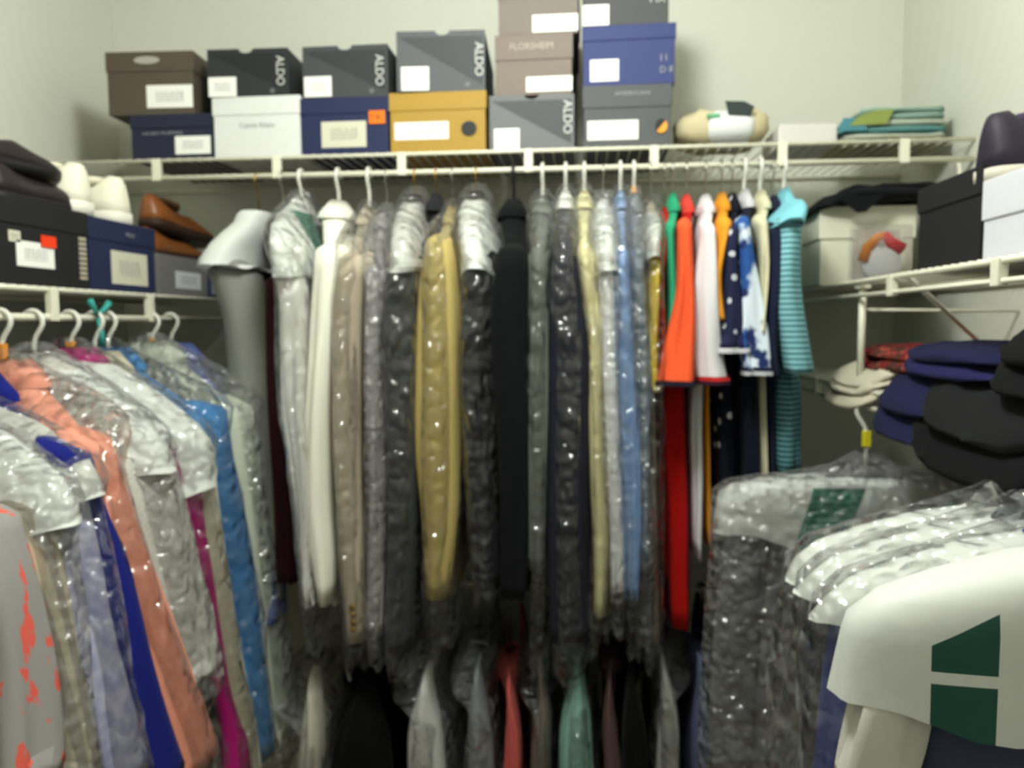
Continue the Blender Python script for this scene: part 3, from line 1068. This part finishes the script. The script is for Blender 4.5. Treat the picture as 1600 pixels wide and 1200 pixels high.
    if collar:
        cm = cmat or bmat
        tp = 0.55 if rod.k == 'back' else 1.0
        rr = [ring(0, 0, -0.012, 0.064, cr * 0.95, 22), ring(0, 0, 0.008, 0.060, cr * 0.88 * (0.5 + 0.5 * tp), 22), ring(0, 0, 0.024, 0.050 * (0.4 + 0.6 * tp), cr * 0.82 * tp, 22), ring(0, 0, 0.030, 0.048 * (0.4 + 0.6 * tp), cr * 0.80 * tp, 22), ring(0.004, 0, -0.004, 0.074, cr * 1.05, 22), ring(0.004, 0, -0.016, 0.076, cr * 1.08, 22)]
        MB().rings(rr, False, False).build('collar', cm, t, True)
    if yoke:
        cape = (None, yoke[1])
    if cape:
        ck, drop = cape
        rr = []
        ue = uf + 0.029 + max(sru, 0.036)
        prof = [(0.006, 0.058, cr), (-0.004, 0.078, cr * 1.1), (0.30 * tipz + 0.010, 0.50 * ue, cr * 1.2), (0.62 * tipz + 0.014, 0.74 * ue, cr * 1.3), (0.85 * tipz + 0.014, 0.90 * ue, cr * 1.3), (1.0 * tipz + 0.004, 0.99 * ue, cr * 1.4)]
        cw = tiprv + (0.026 if rod.k == 'right' else 0.010)
        for z, ru, rv in prof:
            f = smooth01(z / (1.15 * tipz))
            rr.append(ring(0.004, tipv * 0.9 * f, z, ru, rv * (1 - f) + cw * f, 44, 2.6))
        for q in range(1, 7):
            f = q / 6.0
            zz = tipz - drop * f
            j = min(range(len(st2)), key=lambda w_: abs(st2[w_][0] - zz))
            vv = st2[j][2]
            cv = max(cw, st2[j][4] * 1.1 + 0.010)
            base = ring(0.004, tipv * 0.9 * (1 - f) + vv * f, 0, ue + 0.012 * f, cv, 44, 2.6, 0.012 * f, sd, 6)
            rr.append([(x, y, tipz - drop * f * (1.0 + 0.5 * (1 - abs(x) / ue)) + 0.006 * f * math.sin(9 * x / uf + sd)) for x, y, z in base])
        MB().rings(rr, False, False).build('yoke' if yoke else 'shoulder_cape', yoke[0] if yoke else cape_mat(ck), t, True)
    if cover is not None:
        # clear film bag: shoulders, then down past the hem
        zc_ = rod.plane(sum(sleeve[-1][1:]) / 2, cover, uf)[1] - zn
        ex = 0.012 if cape else 0.0
        ue0 = uf + 0.031 + max(sru, 0.036) + ex
        wid0 = tiprv + 0.010 + ex + (0.016 if rod.k == 'right' else 0.0)
        rr = []
        prof = [(0.050, 0.018, 0.014), (0.020, 0.064, cr * 1.15), (0.30 * tipz + 0.016, 0.52 * ue0, cr * 1.3), (0.62 * tipz + 0.020, 0.76 * ue0, cr * 1.4), (0.85 * tipz + 0.020, 0.92 * ue0, cr * 1.5), (1.0 * tipz + 0.008, 1.0 * ue0, cr * 1.5)]
        for z, ru, rv in prof:
            f = smooth01(z / (1.15 * tipz)) if z < 0 else 0
            rr.append(ring(0, tipv * 0.9 * f, z, ru, (rv + ex * 0.5) * (1 - f) + wid0 * f, 44, 2.5))
        N = 22
        for q in range(1, N + 1):
            f = q / N
            z = 1.0 * tipz + (zc_ - 1.0 * tipz) * f
            j = min(range(len(st2)), key=lambda w_: abs(st2[w_][0] - z))
            zz, uu, vv, ru_, rv_ = st2[j]
            past = smooth01((st2[-1][0] - z) / 0.10)
            ue = max(ue0, uu + ru_ + 0.016 + ex * (1 - f)) * (1 - 0.12 * past)
            ve = (max(0.026, rv_ + 0.008 + (ex * (1 - f) if rod.k != 'right' else 0.030))) * (1 + 0.12 * past)
            rg = []
            for jj, (x, y, z_) in enumerate(ring(0, vv, z, ue, ve, 44, 2.6)):
                a = 2 * math.pi * jj / 44
                n1 = math.sin(5 * a + sd + 5 * f) + 0.8 * math.sin(11 * a - 2 * sd + 9 * f) + 0.6 * math.sin(17 * a + 14 * f + sd)
                d = 0.0042 * n1 * smooth01(f * 4)
                zq = z + (0.018 * math.sin(3 * a + sd) + 0.012 * math.sin(8 * a + 2 * sd)) * smooth01((f - 0.8) * 5)
                if rod is BACK and x < 0.02:
                    zq = max(zq, ZLOW + 0.02 - zn)
                rg.append((x + d * math.cos(a), y + d * math.sin(a) * 1.4, zq))
            rr.append(rg)
        MB().rings(rr, False, False).build('plastic_cover', film_m or FILM, t, True)
    if buttons:
        for py, px in buttons:
            u = uf + 0.015 + flare + sru * 0.9
            v, z = rod.plane(px, py, u)
            o = MB().rings([[(u + dx, v - v0 + r_ * math.cos(2 * math.pi * k / 12), z - zn + r_ * math.sin(2 * math.pi * k / 12)) for k in range(12)] for dx, r_ in ((-0.004, 0.004), (0.001, 0.007), (0.004, 0.004))]).build('button', M_BRASS, t, True)
    # ---- hanger: a thing of its own
    hc, hk = hanger
    hm = {'white': M_WPLAST, 'steel': M_CHROME, 'brass': M_BRASS, 'black': M_BPLAST}[hc]
    r = 0.0042 if hk == 'plastic' else 0.0019
    zr = rod.zr - zn
    ht = thing('hanger', hlabel or f'{hc} {hk} hanger holding {label}'[:200], 'hanger', rod.world(v0, zn), rod.rot, 'clothes hangers')
    pts = [(0, 0, -0.01), (0, 0, zr - 0.045), (0.004, 0, zr - 0.034), (0.020, 0, zr - 0.016)]
    for k in range(9):
        a = R(-15 + 195 * k / 8)
        pts.append((0.0195 * math.cos(a), 0, zr + 0.0005 + 0.0195 * math.sin(a) - 0.0195 + 0.0065 + r + 0.0125 - 0.0125))
    zsh = zr + 0.0075 + r  # top of the arc passes just above the rail
    pts = [(0, 0, -0.01), (0, 0, zr - 0.046), (0.006, 0, zr - 0.032)]
    for k in range(10):
        a = R(-35 + 215 * k / 9)
        pts.append((0.019 * math.cos(a), 0, zsh - 0.019 + 0.019 * math.sin(a)))
    MB().tube(pts, r, 8).build('hook', hm, ht, True)
    MB().tube([(-ub * 0.62, tipv * 0.40, tipz * 0.75 - 0.012), (-0.04, 0, -0.026), (0, 0, -0.014), (0.04, 0, -0.026), (uf * 0.62, tipv * 0.40, tipz * 0.75 - 0.012)], min(r * 1.2, 0.0035), 8).build('shoulder_bar', hm, ht, True)
    if tag_c:
        MB().box(-0.007, 0.007, -0.006, 0.006, zr - 0.075, zr - 0.045).build('tag', plain('paper_tag', tag_c, 0.6), ht, bevel=0.001)
    return t


def wl(x):
    return x[0].upper() + x[1:]


WHITE_F = fabric((243, 243, 238))
G = 'clothes on the back rail'
# ---- back rail, left to right: (name, label, category, neck, sleeve spans, material, options)
garment(BACK, 'hanging_jacket', 'grey garment under white shoulder paper in left back corner', 'jacket', (405, 338), [(402, 318, 372), (430, 328, 408), (500, 352, 428), (620, 366, 438), (750, 386, 444), (880, 402, 448)], fabric((138, 138, 132)), group=G, uf=0.09, ub=0.17, cape=('white', 0.025), hanger=('brass', 'wire'), hem=-0.80, collar=False,
        hlabel='brass wire hanger in left back corner above white paper')
garment(BACK, 'hanging_jacket', 'dark maroon garment in shadow between grey one and white shirt', 'jacket', (444, 356), [(440, 424, 446), (650, 424, 452), (905, 438, 470)], fabric((62, 30, 34)), group=G, uf=0.10, ub=0.17, hanger=('steel', 'wire'), hem=-0.80,
        hlabel='steel wire hanger of the dark maroon garment')
garment(BACK, 'hanging_shirt', 'white shirt under green and white paper, first in plastic', 'shirt', (472, 330), [(395, 432, 476), (470, 440, 482), (630, 443, 480), (700, 454, 484), (800, 468, 492), (940, 480, 500)], WHITE_F, group=G, cape=('green', 0.05), cover=1000,
        hlabel='white plastic hanger above the green and white paper')
garment(BACK, 'hanging_jacket', 'ivory jacket with tapered sleeve end beside white shirt', 'jacket', (530, 336), [(395, 494, 545), (480, 487, 530), (640, 479, 521), (800, 474, 525), (865, 488, 528), (938, 503, 523)], fabric((244, 243, 228)), group=G,
        hlabel='white plastic hanger of the ivory jacket')
garment(BACK, 'hanging_jacket', 'taupe jacket with brass cuff buttons in plastic', 'jacket', (578, 346), [(405, 524, 582), (480, 517, 568), (640, 522, 568), (800, 530, 570), (995, 540, 573)], fabric((186, 174, 154)), group=G, cover=1035, buttons=[(948, 551), (960, 551.5), (972, 552), (984, 552)],
        hlabel='white plastic hanger of the taupe jacket')
garment(BACK, 'hanging_shirt', 'grey beige shirt in plastic between taupe and charcoal jackets', 'shirt', (606, 352), [(425, 574, 612), (520, 574, 606), (760, 578, 604), (985, 574, 600)], fabric((150, 146, 148)), group=G, cover=1030, film_m=FILM2,
        hlabel='steel wire hanger of the grey beige shirt', hanger=('steel', 'wire'))
garment(BACK, 'hanging_jacket', 'charcoal jacket in shiny plastic left of khaki jacket', 'jacket', (650, 326), [(405, 612, 665), (480, 606, 655), (640, 606, 650), (820, 605, 650), (1010, 598, 648)], fabric((58, 60, 62)), group=G, cover=1040, cape=('gray', 0.03),
        hlabel='brass wire hanger of the charcoal jacket', hanger=('brass', 'wire'))
garment(BACK, 'hanging_jacket', 'black jacket mostly hidden behind khaki jacket', 'jacket', (683, 325), [(385, 660, 694), (520, 652, 680), (800, 656, 680), (900, 658, 680)], fabric((40, 40, 44)), group=G, uf=0.15,
        hlabel='brass wire hanger of the hidden black jacket', hanger=('brass', 'wire'))
garment(BACK, 'hanging_jacket', 'khaki tan jacket with glossy plastic over its sleeve', 'jacket', (708, 346), [(380, 664, 704), (430, 655, 714), (540, 648, 722), (700, 649, 722), (800, 660, 720), (928, 664, 702)], fabric((190, 170, 106)), group=G, cover=1010,
        hlabel='steel wire hanger of the khaki jacket', hanger=('steel', 'wire'))
garment(BACK, 'hanging_jacket', 'black jacket in crinkled plastic below white paper cape', 'jacket', (745, 322), [(402, 722, 776), (560, 720, 770), (700, 727, 770), (850, 734, 775), (915, 740, 778)], fabric((28, 28, 32)), group=G, cape=('white', 0.035), cover=925,
        hlabel='brass wire hanger above white paper cape', hanger=('brass', 'wire'))
garment(BACK, 'hanging_jacket', 'plain black jacket without plastic in the middle', 'jacket', (803, 334), [(395, 780, 824), (500, 769, 829), (700, 776, 832), (930, 783, 822)], fabric((16, 18, 20)), group=G, cmat=fabric((16, 18, 20)),
        hlabel='black plastic hanger of the plain black jacket', hanger=('black', 'plastic'))
garment(BACK, 'hanging_jacket', 'dull green grey jacket in plastic right of black jacket', 'jacket', (848, 330), [(400, 828, 862), (560, 825, 857), (700, 823, 855), (885, 829, 856)], fabric((104, 108, 100)), group=G, cover=1035,
        hlabel='white plastic hanger of the green grey jacket')
garment(BACK, 'hanging_jacket', 'broad dark blue grey jacket in plastic, white collar above', 'jacket', (884, 322), [(405, 862, 900), (460, 853, 908), (560, 858, 920), (800, 858, 925), (1000, 862, 925)], fabric((38, 38, 50)), group=G, cover=1040, cmat=WHITE_F,
        hlabel='white plastic hanger of the broad dark jacket')
garment(BACK, 'hanging_shirt', 'pale yellow shirt in plastic beside dark jacket', 'shirt', (913, 322), [(395, 898, 926), (540, 914, 945), (650, 921, 950), (820, 926, 954), (955, 926, 944)], fabric((232, 224, 172)), group=G, cover=1000,
        hlabel='white plastic hanger of the pale yellow shirt')
garment(BACK, 'hanging_shirt', 'white shirt in plastic between yellow and blue shirts', 'shirt', (942, 332), [(400, 928, 965), (470, 936, 970), (800, 946, 975), (918, 951, 972)], fabric((240, 240, 242)), group=G, cape=('white', 0.04), cover=985, film_m=FILM2,
        hlabel='steel wire hanger of the white shirt beside blue', hanger=('steel', 'wire'))
garment(BACK, 'hanging_shirt', 'light blue shirt in plastic', 'shirt', (969, 322), [(402, 952, 986), (480, 956, 992), (700, 962, 1000), (928, 978, 999)], fabric((134, 166, 214)), group=G, cover=1010, hanger=('white', 'plastic'),
        hlabel='white plastic hanger of the light blue shirt')
garment(BACK, 'hanging_shirt', 'steel grey shirt in plastic right of light blue shirt', 'shirt', (990, 326), [(402, 982, 1008), (560, 986, 1012), (660, 992, 1014), (870, 1001, 1020)], fabric((108, 122, 134)), group=G, cover=990, film_m=FILM2, tag_c=(226, 160, 40),
        hlabel='white hanger with orange tag above the steel grey shirt')
garment(BACK, 'hanging_shirt', 'narrow yellow polo beside red and green ones', 'shirt', (1016, 340), [(388, 1008, 1028), (500, 1013, 1031), (610, 1015, 1031)], fabric((226, 198, 66)), group=G, body=[(640, 1008, 1028), (1000, 1016, 1034)], bmat=fabric((190, 180, 160)), cape=('gray', 0.02), cover=1020, short=True,
        hlabel='steel wire hanger of the yellow polo', hanger=('steel', 'wire'))
garment(BACK, 'hanging_shirt', 'dark red polo sliver left of green polo', 'shirt', (1037, 348), [(375, 1031, 1043), (450, 1029, 1042), (560, 1025, 1039)], fabric((172, 34, 26)), group=G, body=[(600, 1026, 1040), (900, 1034, 1046)], uf=0.165,
        hlabel='steel wire hanger of the dark red polo', hanger=('steel', 'wire'))
garment(BACK, 'hanging_shirt', 'green polo between dark red and coral ones', 'shirt', (1050, 326), [(355, 1041, 1057), (450, 1042, 1058), (560, 1033, 1052)], fabric((48, 160, 118)), group=G, body=[(600, 1040, 1056), (900, 1050, 1064)], uf=0.18,
        hlabel='steel wire hanger of the green polo', hanger=('steel', 'wire'))
garment(BACK, 'hanging_shirt', 'coral polo with flared sleeve, dark hem and red body', 'shirt', (1071, 328), [(355, 1060, 1083), (450, 1053, 1081), (540, 1037, 1084), (602, 1030, 1088)], fabric((236, 92, 52)), group=G, body=[(620, 1026, 1078), (800, 1036, 1084), (980, 1046, 1084)], bmat=fabric((176, 18, 14)), flare=0.06,
        trim=[(0.0, 0.010, fabric((30, 24, 40)))], cmat=fabric((226, 70, 60)), hlabel='steel wire hanger of the coral polo', hanger=('steel', 'wire'))
garment(BACK, 'hanging_shirt', 'white polo with red trimmed sleeve hem', 'shirt', (1101, 328), [(358, 1092, 1115), (450, 1080, 1118), (560, 1082, 1135), (598, 1088, 1141)], fabric((226, 224, 228)), group=G, body=[(640, 1078, 1102), (760, 1080, 1103), (872, 1084, 1100)],
        trim=[(-0.002, 0.006, fabric((60, 30, 46))), (0.006, 0.014, fabric((190, 40, 36)))], hlabel='steel wire hanger of the white polo', hanger=('steel', 'wire'))
garment(BACK, 'hanging_shirt', 'mustard orange polo right of white polo', 'shirt', (1126, 325), [(352, 1116, 1139), (430, 1108, 1132), (500, 1116, 1130)], fabric((228, 152, 46)), group=G, body=[(560, 1098, 1114), (700, 1098, 1113), (850, 1101, 1116)], uf=0.185,
        hlabel='steel wire hanger of the mustard polo', hanger=('steel', 'wire'))
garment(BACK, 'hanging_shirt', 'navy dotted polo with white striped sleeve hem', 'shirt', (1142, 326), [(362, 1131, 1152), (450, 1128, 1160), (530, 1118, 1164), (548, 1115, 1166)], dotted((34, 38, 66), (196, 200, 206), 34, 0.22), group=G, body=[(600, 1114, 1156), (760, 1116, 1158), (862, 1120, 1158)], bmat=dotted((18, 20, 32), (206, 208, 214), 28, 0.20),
        trim=[(-0.004, 0.006, fabric((190, 190, 194))), (0.006, 0.014, fabric((30, 34, 60)))], hlabel='steel wire hanger of the navy dotted polo', hanger=('steel', 'wire'))
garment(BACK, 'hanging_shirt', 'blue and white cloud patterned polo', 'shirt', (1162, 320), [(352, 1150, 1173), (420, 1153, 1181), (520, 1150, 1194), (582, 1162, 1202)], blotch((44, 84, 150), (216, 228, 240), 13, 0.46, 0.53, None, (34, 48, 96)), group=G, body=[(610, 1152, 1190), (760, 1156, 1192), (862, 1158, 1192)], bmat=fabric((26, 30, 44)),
        trim=[(-0.004, 0.004, fabric((200, 200, 204))), (0.004, 0.012, fabric((30, 36, 66)))], cmat=fabric((206, 204, 210)), hlabel='white plastic hanger of the cloud patterned polo')
garment(BACK, 'hanging_shirt', 'cream polo mostly hidden beside cloud patterned polo', 'shirt', (1187, 322), [(350, 1179, 1198), (400, 1182, 1195), (520, 1182, 1192)], fabric((214, 210, 178)), group=G, body=[(640, 1184, 1200), (770, 1186, 1202)], uf=0.185,
        hlabel='white plastic hanger of the cream polo')
garment(BACK, 'hanging_shirt', 'dark navy polo left of teal striped shirt', 'shirt', (1206, 330), [(362, 1196, 1214), (450, 1190, 1212), (590, 1200, 1218)], fabric((28, 34, 56)), group=G, body=[(640, 1198, 1212), (760, 1200, 1214)], uf=0.19,
        hlabel='steel wire hanger of the dark navy polo', hanger=('steel', 'wire'))
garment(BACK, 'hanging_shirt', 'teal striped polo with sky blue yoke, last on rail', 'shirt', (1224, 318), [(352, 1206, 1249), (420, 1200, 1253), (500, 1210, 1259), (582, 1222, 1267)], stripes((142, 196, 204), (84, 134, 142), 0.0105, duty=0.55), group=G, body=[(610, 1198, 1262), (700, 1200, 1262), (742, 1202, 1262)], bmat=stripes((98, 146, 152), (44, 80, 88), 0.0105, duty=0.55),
        cmat=fabric((128, 200, 216)), yoke=(fabric((132, 202, 218)), 0.0), hlabel='white plastic hanger of the teal striped polo')

# ---- left rail, far to near
GL = 'shirts on the left rail'
garment(LEFT, 'hanging_shirt', 'violet blue shirt furthest along the left rail', 'shirt', (268, 556), [(650, 355, 388), (760, 384, 411), (900, 402, 438), (965, 412, 440)], fabric((96, 112, 178)), group=GL, flare=0.06, ub=0.17, hem=-0.62, hlabel='white plastic hanger furthest along the left rail')
garment(LEFT, 'hanging_shirt', 'pale grey green shirt with square cuff in plastic', 'shirt', (238, 554), [(634, 344, 396), (690, 356, 396), (800, 374, 412), (950, 394, 433), (1080, 411, 452), (1148, 419, 464)], fabric((196, 202, 186)), group=GL, flare=0.08, ub=0.17, cover=1180, film_m=FILM2, tag_c=(226, 170, 40), hem=-0.72, hlabel='white hanger with yellow tag above pale green shirt')
garment(LEFT, 'hanging_shirt', 'bright blue shirt in glossy plastic on left rail', 'shirt', (170, 566), [(645, 290, 349), (700, 302, 352), (820, 326, 372), (950, 346, 396), (1062, 366, 410), (1180, 384, 424)], fabric((62, 128, 190)), group=GL, flare=0.08, ub=0.17, cover=1230, hem=-0.74, hlabel='white plastic hanger above the bright blue shirt')
garment(LEFT, 'hanging_shirt', 'pale beige shirt sliver between blue and magenta shirts', 'shirt', (150, 572), [(690, 284, 322), (780, 292, 330), (900, 314, 346), (1050, 342, 376), (1215, 372, 412)], fabric((196, 190, 168)), group=GL, flare=0.08, ub=0.17, hem=-0.74, hlabel='white plastic hanger above the pale beige shirt')
garment(LEFT, 'hanging_shirt', 'magenta shirt below white paper cape on left rail', 'shirt', (112, 568), [(695, 255, 312), (780, 270, 312), (900, 292, 336), (1020, 322, 360), (1110, 346, 382), (1215, 352, 392)], fabric((168, 26, 110)), group=GL, flare=0.08, ub=0.17, cape=('white', 0.085), cover=1250, tag_c=(226, 150, 40), hem=-0.74, hlabel='white hanger with orange tag above white paper cape')
garment(LEFT, 'hanging_shirt', 'grey fine checked shirt in plastic, rounded sleeve end', 'shirt', (55, 578), [(712, 180, 240), (770, 196, 276), (900, 226, 302), (1000, 256, 326), (1062, 284, 328)], dotted((188, 186, 180), (164, 162, 158), 170, 0.30), group=GL, flare=0.09, ub=0.17, cape=('white', 0.03), cover=1130, film_m=FILM2, hem=-0.72, hlabel='white plastic hanger above the grey checked shirt')
garment(LEFT, 'hanging_shirt', 'salmon pink shirt with long slanting sleeve', 'shirt', (5, 590), [(690, 112, 166), (780, 140, 190), (900, 175, 228), (1050, 225, 282), (1195, 275, 335)], fabric((236, 156, 132)), group=GL, flare=0.10, ub=0.17, cover=1300, hem=-0.74, tag_c=(226, 140, 40), hlabel='white hanger with orange tag above the salmon shirt')
garment(LEFT, 'hanging_shirt', 'royal navy shirt between pink and lavender shirts', 'shirt', (-45, 612), [(708, 82, 128), (850, 128, 174), (1000, 172, 218), (1215, 228, 284)], fabric((26, 34, 120)), group=GL, flare=0.10, ub=0.17, hem=-0.74, hlabel='white plastic hanger above the royal navy shirt')
garment(LEFT, 'hanging_shirt', 'lavender mottled shirt in plastic near left edge', 'shirt', (-75, 635), [(755, 58, 122), (850, 88, 142), (1000, 114, 178), (1215, 160, 228)], blotch((150, 150, 186), (176, 174, 198), 40, 0.4, 0.6), group=GL, flare=0.09, ub=0.17, cape=('gray', 0.02), cover=1300, hem=-0.72, hlabel='white plastic hanger above the lavender shirt')
garment(LEFT, 'hanging_shirt', 'beige striped shirt in plastic near left edge', 'shirt', (-130, 650), [(790, 20, 82), (900, 42, 98), (1050, 66, 118), (1215, 92, 142)], stripes((186, 176, 152), (150, 142, 132), 0.030, axis=1, duty=0.6), group=GL, flare=0.08, ub=0.17, cape=('white', 0.03), cover=1300, film_m=FILM2, hem=-0.70, hlabel='white plastic hanger above the beige striped shirt')
garment(LEFT, 'hanging_shirt', 'grey shirt with coral flower print at left edge', 'shirt', (-185, 680), [(810, -45, 24), (900, -30, 46), (1050, -10, 70), (1215, 6, 92)], blotch((148, 144, 142), (218, 96, 84), 42, 0.58, 0.62, (1, 1, 0.55)), group=GL, flare=0.08, ub=0.17, hem=-0.68, hlabel='white plastic hanger above the flower print shirt')

# ---- right lower rail, far to near
GR = 'bagged clothes on the right rail'
GREYS = fabric((112, 112, 114))
garment(RIGHT, 'hanging_suit', 'grey suit with large green and white paper, furthest right rail', 'suit', (1352, 746), [(772, 1172, 1186), (860, 1166, 1184), (980, 1163, 1182), (1200, 1156, 1176)], GREYS, group=GR, ub=0.20, cape=('green', 0.070), cover=1300, hem=-0.72, film_m=FILM2, tag_c=(214, 200, 40), bw=0.055, hlabel='white hanger with yellow tag above green paper')
garment(RIGHT, 'hanging_suit', 'grey suit in plastic second from far end of right rail', 'suit', (1614, 792), [(880, 1280, 1297), (1000, 1282, 1298), (1230, 1284, 1298)], fabric((126, 126, 124)), group=GR, cape=('green', 0.02), cover=1330, hem=-0.70, hlabel='steel wire hanger second along the right rail', hanger=('steel', 'wire'))
garment(RIGHT, 'hanging_suit', 'dark grey suit in plastic third along right rail', 'suit', (1660, 812), [(910, 1306, 1325), (1050, 1306, 1324), (1230, 1306, 1325)], fabric((92, 92, 98)), group=GR, cape=('white', 0.02), cover=1330, hem=-0.70, hlabel='steel wire hanger third along the right rail', hanger=('steel', 'wire'))
garment(RIGHT, 'hanging_suit', 'blue garment under green and white paper on right rail', 'suit', (1720, 836), [(945, 1338, 1362), (1050, 1338, 1362), (1230, 1338, 1362)], fabric((72, 80, 140)), group=GR, cape=('green', 0.02), cover=1330, hem=-0.66, hlabel='steel wire hanger above the blue garment', hanger=('steel', 'wire'))
garment(RIGHT, 'hanging_suit', 'navy suit with green panel paper and pale sleeve, nearest on right', 'suit', (1832, 846), [(968, 1394, 1432), (1100, 1394, 1430), (1230, 1386, 1426)], fabric((216, 214, 206)), group=GR, bmat=fabric((66, 72, 92)), cape=('panel', 0.075), sru=0.034, uf=0.215, ub=0.19, flare=0.03, bw=0.034, hem=-0.62, hlabel='steel wire hanger nearest on the right rail', hanger=('steel', 'wire'))

# ---- low back rail, seen under the hems
GB = 'clothes on the low back rail'


def low(label, px0, px1, top, col, cov=None, name='hanging_shirt', cat='shirt', hl='', lean=0, hanger=('steel', 'wire'), **kw):
    c = (px0 + px1) / 2
    w = (px1 - px0) / 2
    garment(LOW, name, label, cat, (c + kw.pop('nx', 0), top), [(top + 42, c - w * 0.22, c + w * 0.22), (top + 75, c - w * 0.50 + lean * 0.3, c + w * 0.50 + lean * 0.3), (top + 130, c - w * 0.82 + lean * 0.5, c + w * 0.82 + lean * 0.5), (1300, c - w + lean, c + w + lean)], fabric(col), group=GB, cover=cov, hem=-0.6, hlabel=hl, hanger=hanger, **kw)


low('white shirt in plastic first on low rail', 470, 512, 1030, (206, 200, 184), 1330, hl='steel hanger of the low white shirt at left', film_m=FILM2, lean=-10)
low('broad black coat second on low rail', 512, 622, 1040, (10, 10, 11), name='hanging_coat', cat='coat', hl='steel hanger of the broad black coat', bw=0.06)
low('white shirt in plastic below khaki jacket', 634, 700, 1020, (200, 200, 196), 1330, hl='steel hanger of the white shirt below khaki jacket', film_m=FILM2)
low('pale grey shirt in plastic below black jacket', 728, 772, 1010, (128, 132, 136), 1330, hl='steel hanger of the low pale grey shirt', film_m=FILM2)
low('coral pink shirt sliver on low rail', 783, 814, 1030, (196, 92, 86), hl='steel hanger of the low coral shirt', lean=4)
low('grey brown shirt in plastic on low rail', 826, 862, 1015, (112, 104, 98), 1330, hl='steel hanger of the grey brown shirt', lean=6)
low('mint green shirt in plastic on low rail', 872, 932, 1005, (142, 186, 174), 1330, hl='steel hanger of the mint shirt')
low('dusky brown shirt right of mint shirt', 938, 968, 1020, (96, 72, 72), hl='steel hanger of the dusky brown shirt', lean=5)
low('black jacket right of dusky brown shirt', 966, 1012, 1015, (12, 12, 14), name='hanging_jacket', cat='jacket', hl='steel hanger of the low black jacket')
low('white edged dark shirt in plastic on low rail', 1016, 1056, 1000, (150, 150, 146), 1330, hl='steel hanger of the white edged shirt', lean=12)
low('grey blue shirt on low rail left of black trousers', 1072, 1112, 1010, (92, 98, 132), hl='steel hanger of the grey blue shirt', lean=14)
low('black garment last on low rail', 1108, 1150, 990, (12, 13, 20), hl='steel hanger of the last black garment', lean=12)

# teal ribbon tied on the left rail
p = atX(145, 482, LIPL)
t = thing('ribbon', 'teal ribbon tied around the left rail', 'ribbon', (LIPL, p.y, LEFT.zr))
MT = fabric((70, 168, 160))
for pts in ([(0.010, 0, 0.006), (0.012, 0.020, 0.018), (0.012, 0.034, 0.030)], [(0.010, 0, 0.006), (0.013, -0.018, 0.022), (0.012, -0.026, 0.034)], [(0.010, 0, 0.0), (0.013, 0.004, -0.03), (0.010, 0.010, -0.055)]):
    o = MB().tube(pts, lambda s: 0.004 + 0.003 * s, 6).build('ribbon_end', MT, t, True)
MB().rings([ring(0, -0.006 + 0.012 * k / 3, 0, 0.010, 0.010, 12) for k in range(4)]).build('knot', MT, t, True)


# ---- build the queued clothes, each knowing the room it has on its rail
for rd in (BACK, LEFT, RIGHT, LOW):
    vs = [rd.plane(q[4][0], q[4][1], 0.0)[0] for q in QUEUE if q[0] is rd]
    for q in QUEUE:
        if q[0] is rd:
            v = rd.plane(q[4][0], q[4][1], 0.0)[0]
            g = min([abs(v - w_) for w_ in vs if abs(v - w_) > 1e-6] + [0.09])
            make_garment(g, *q[:5], *q[5], **q[6])
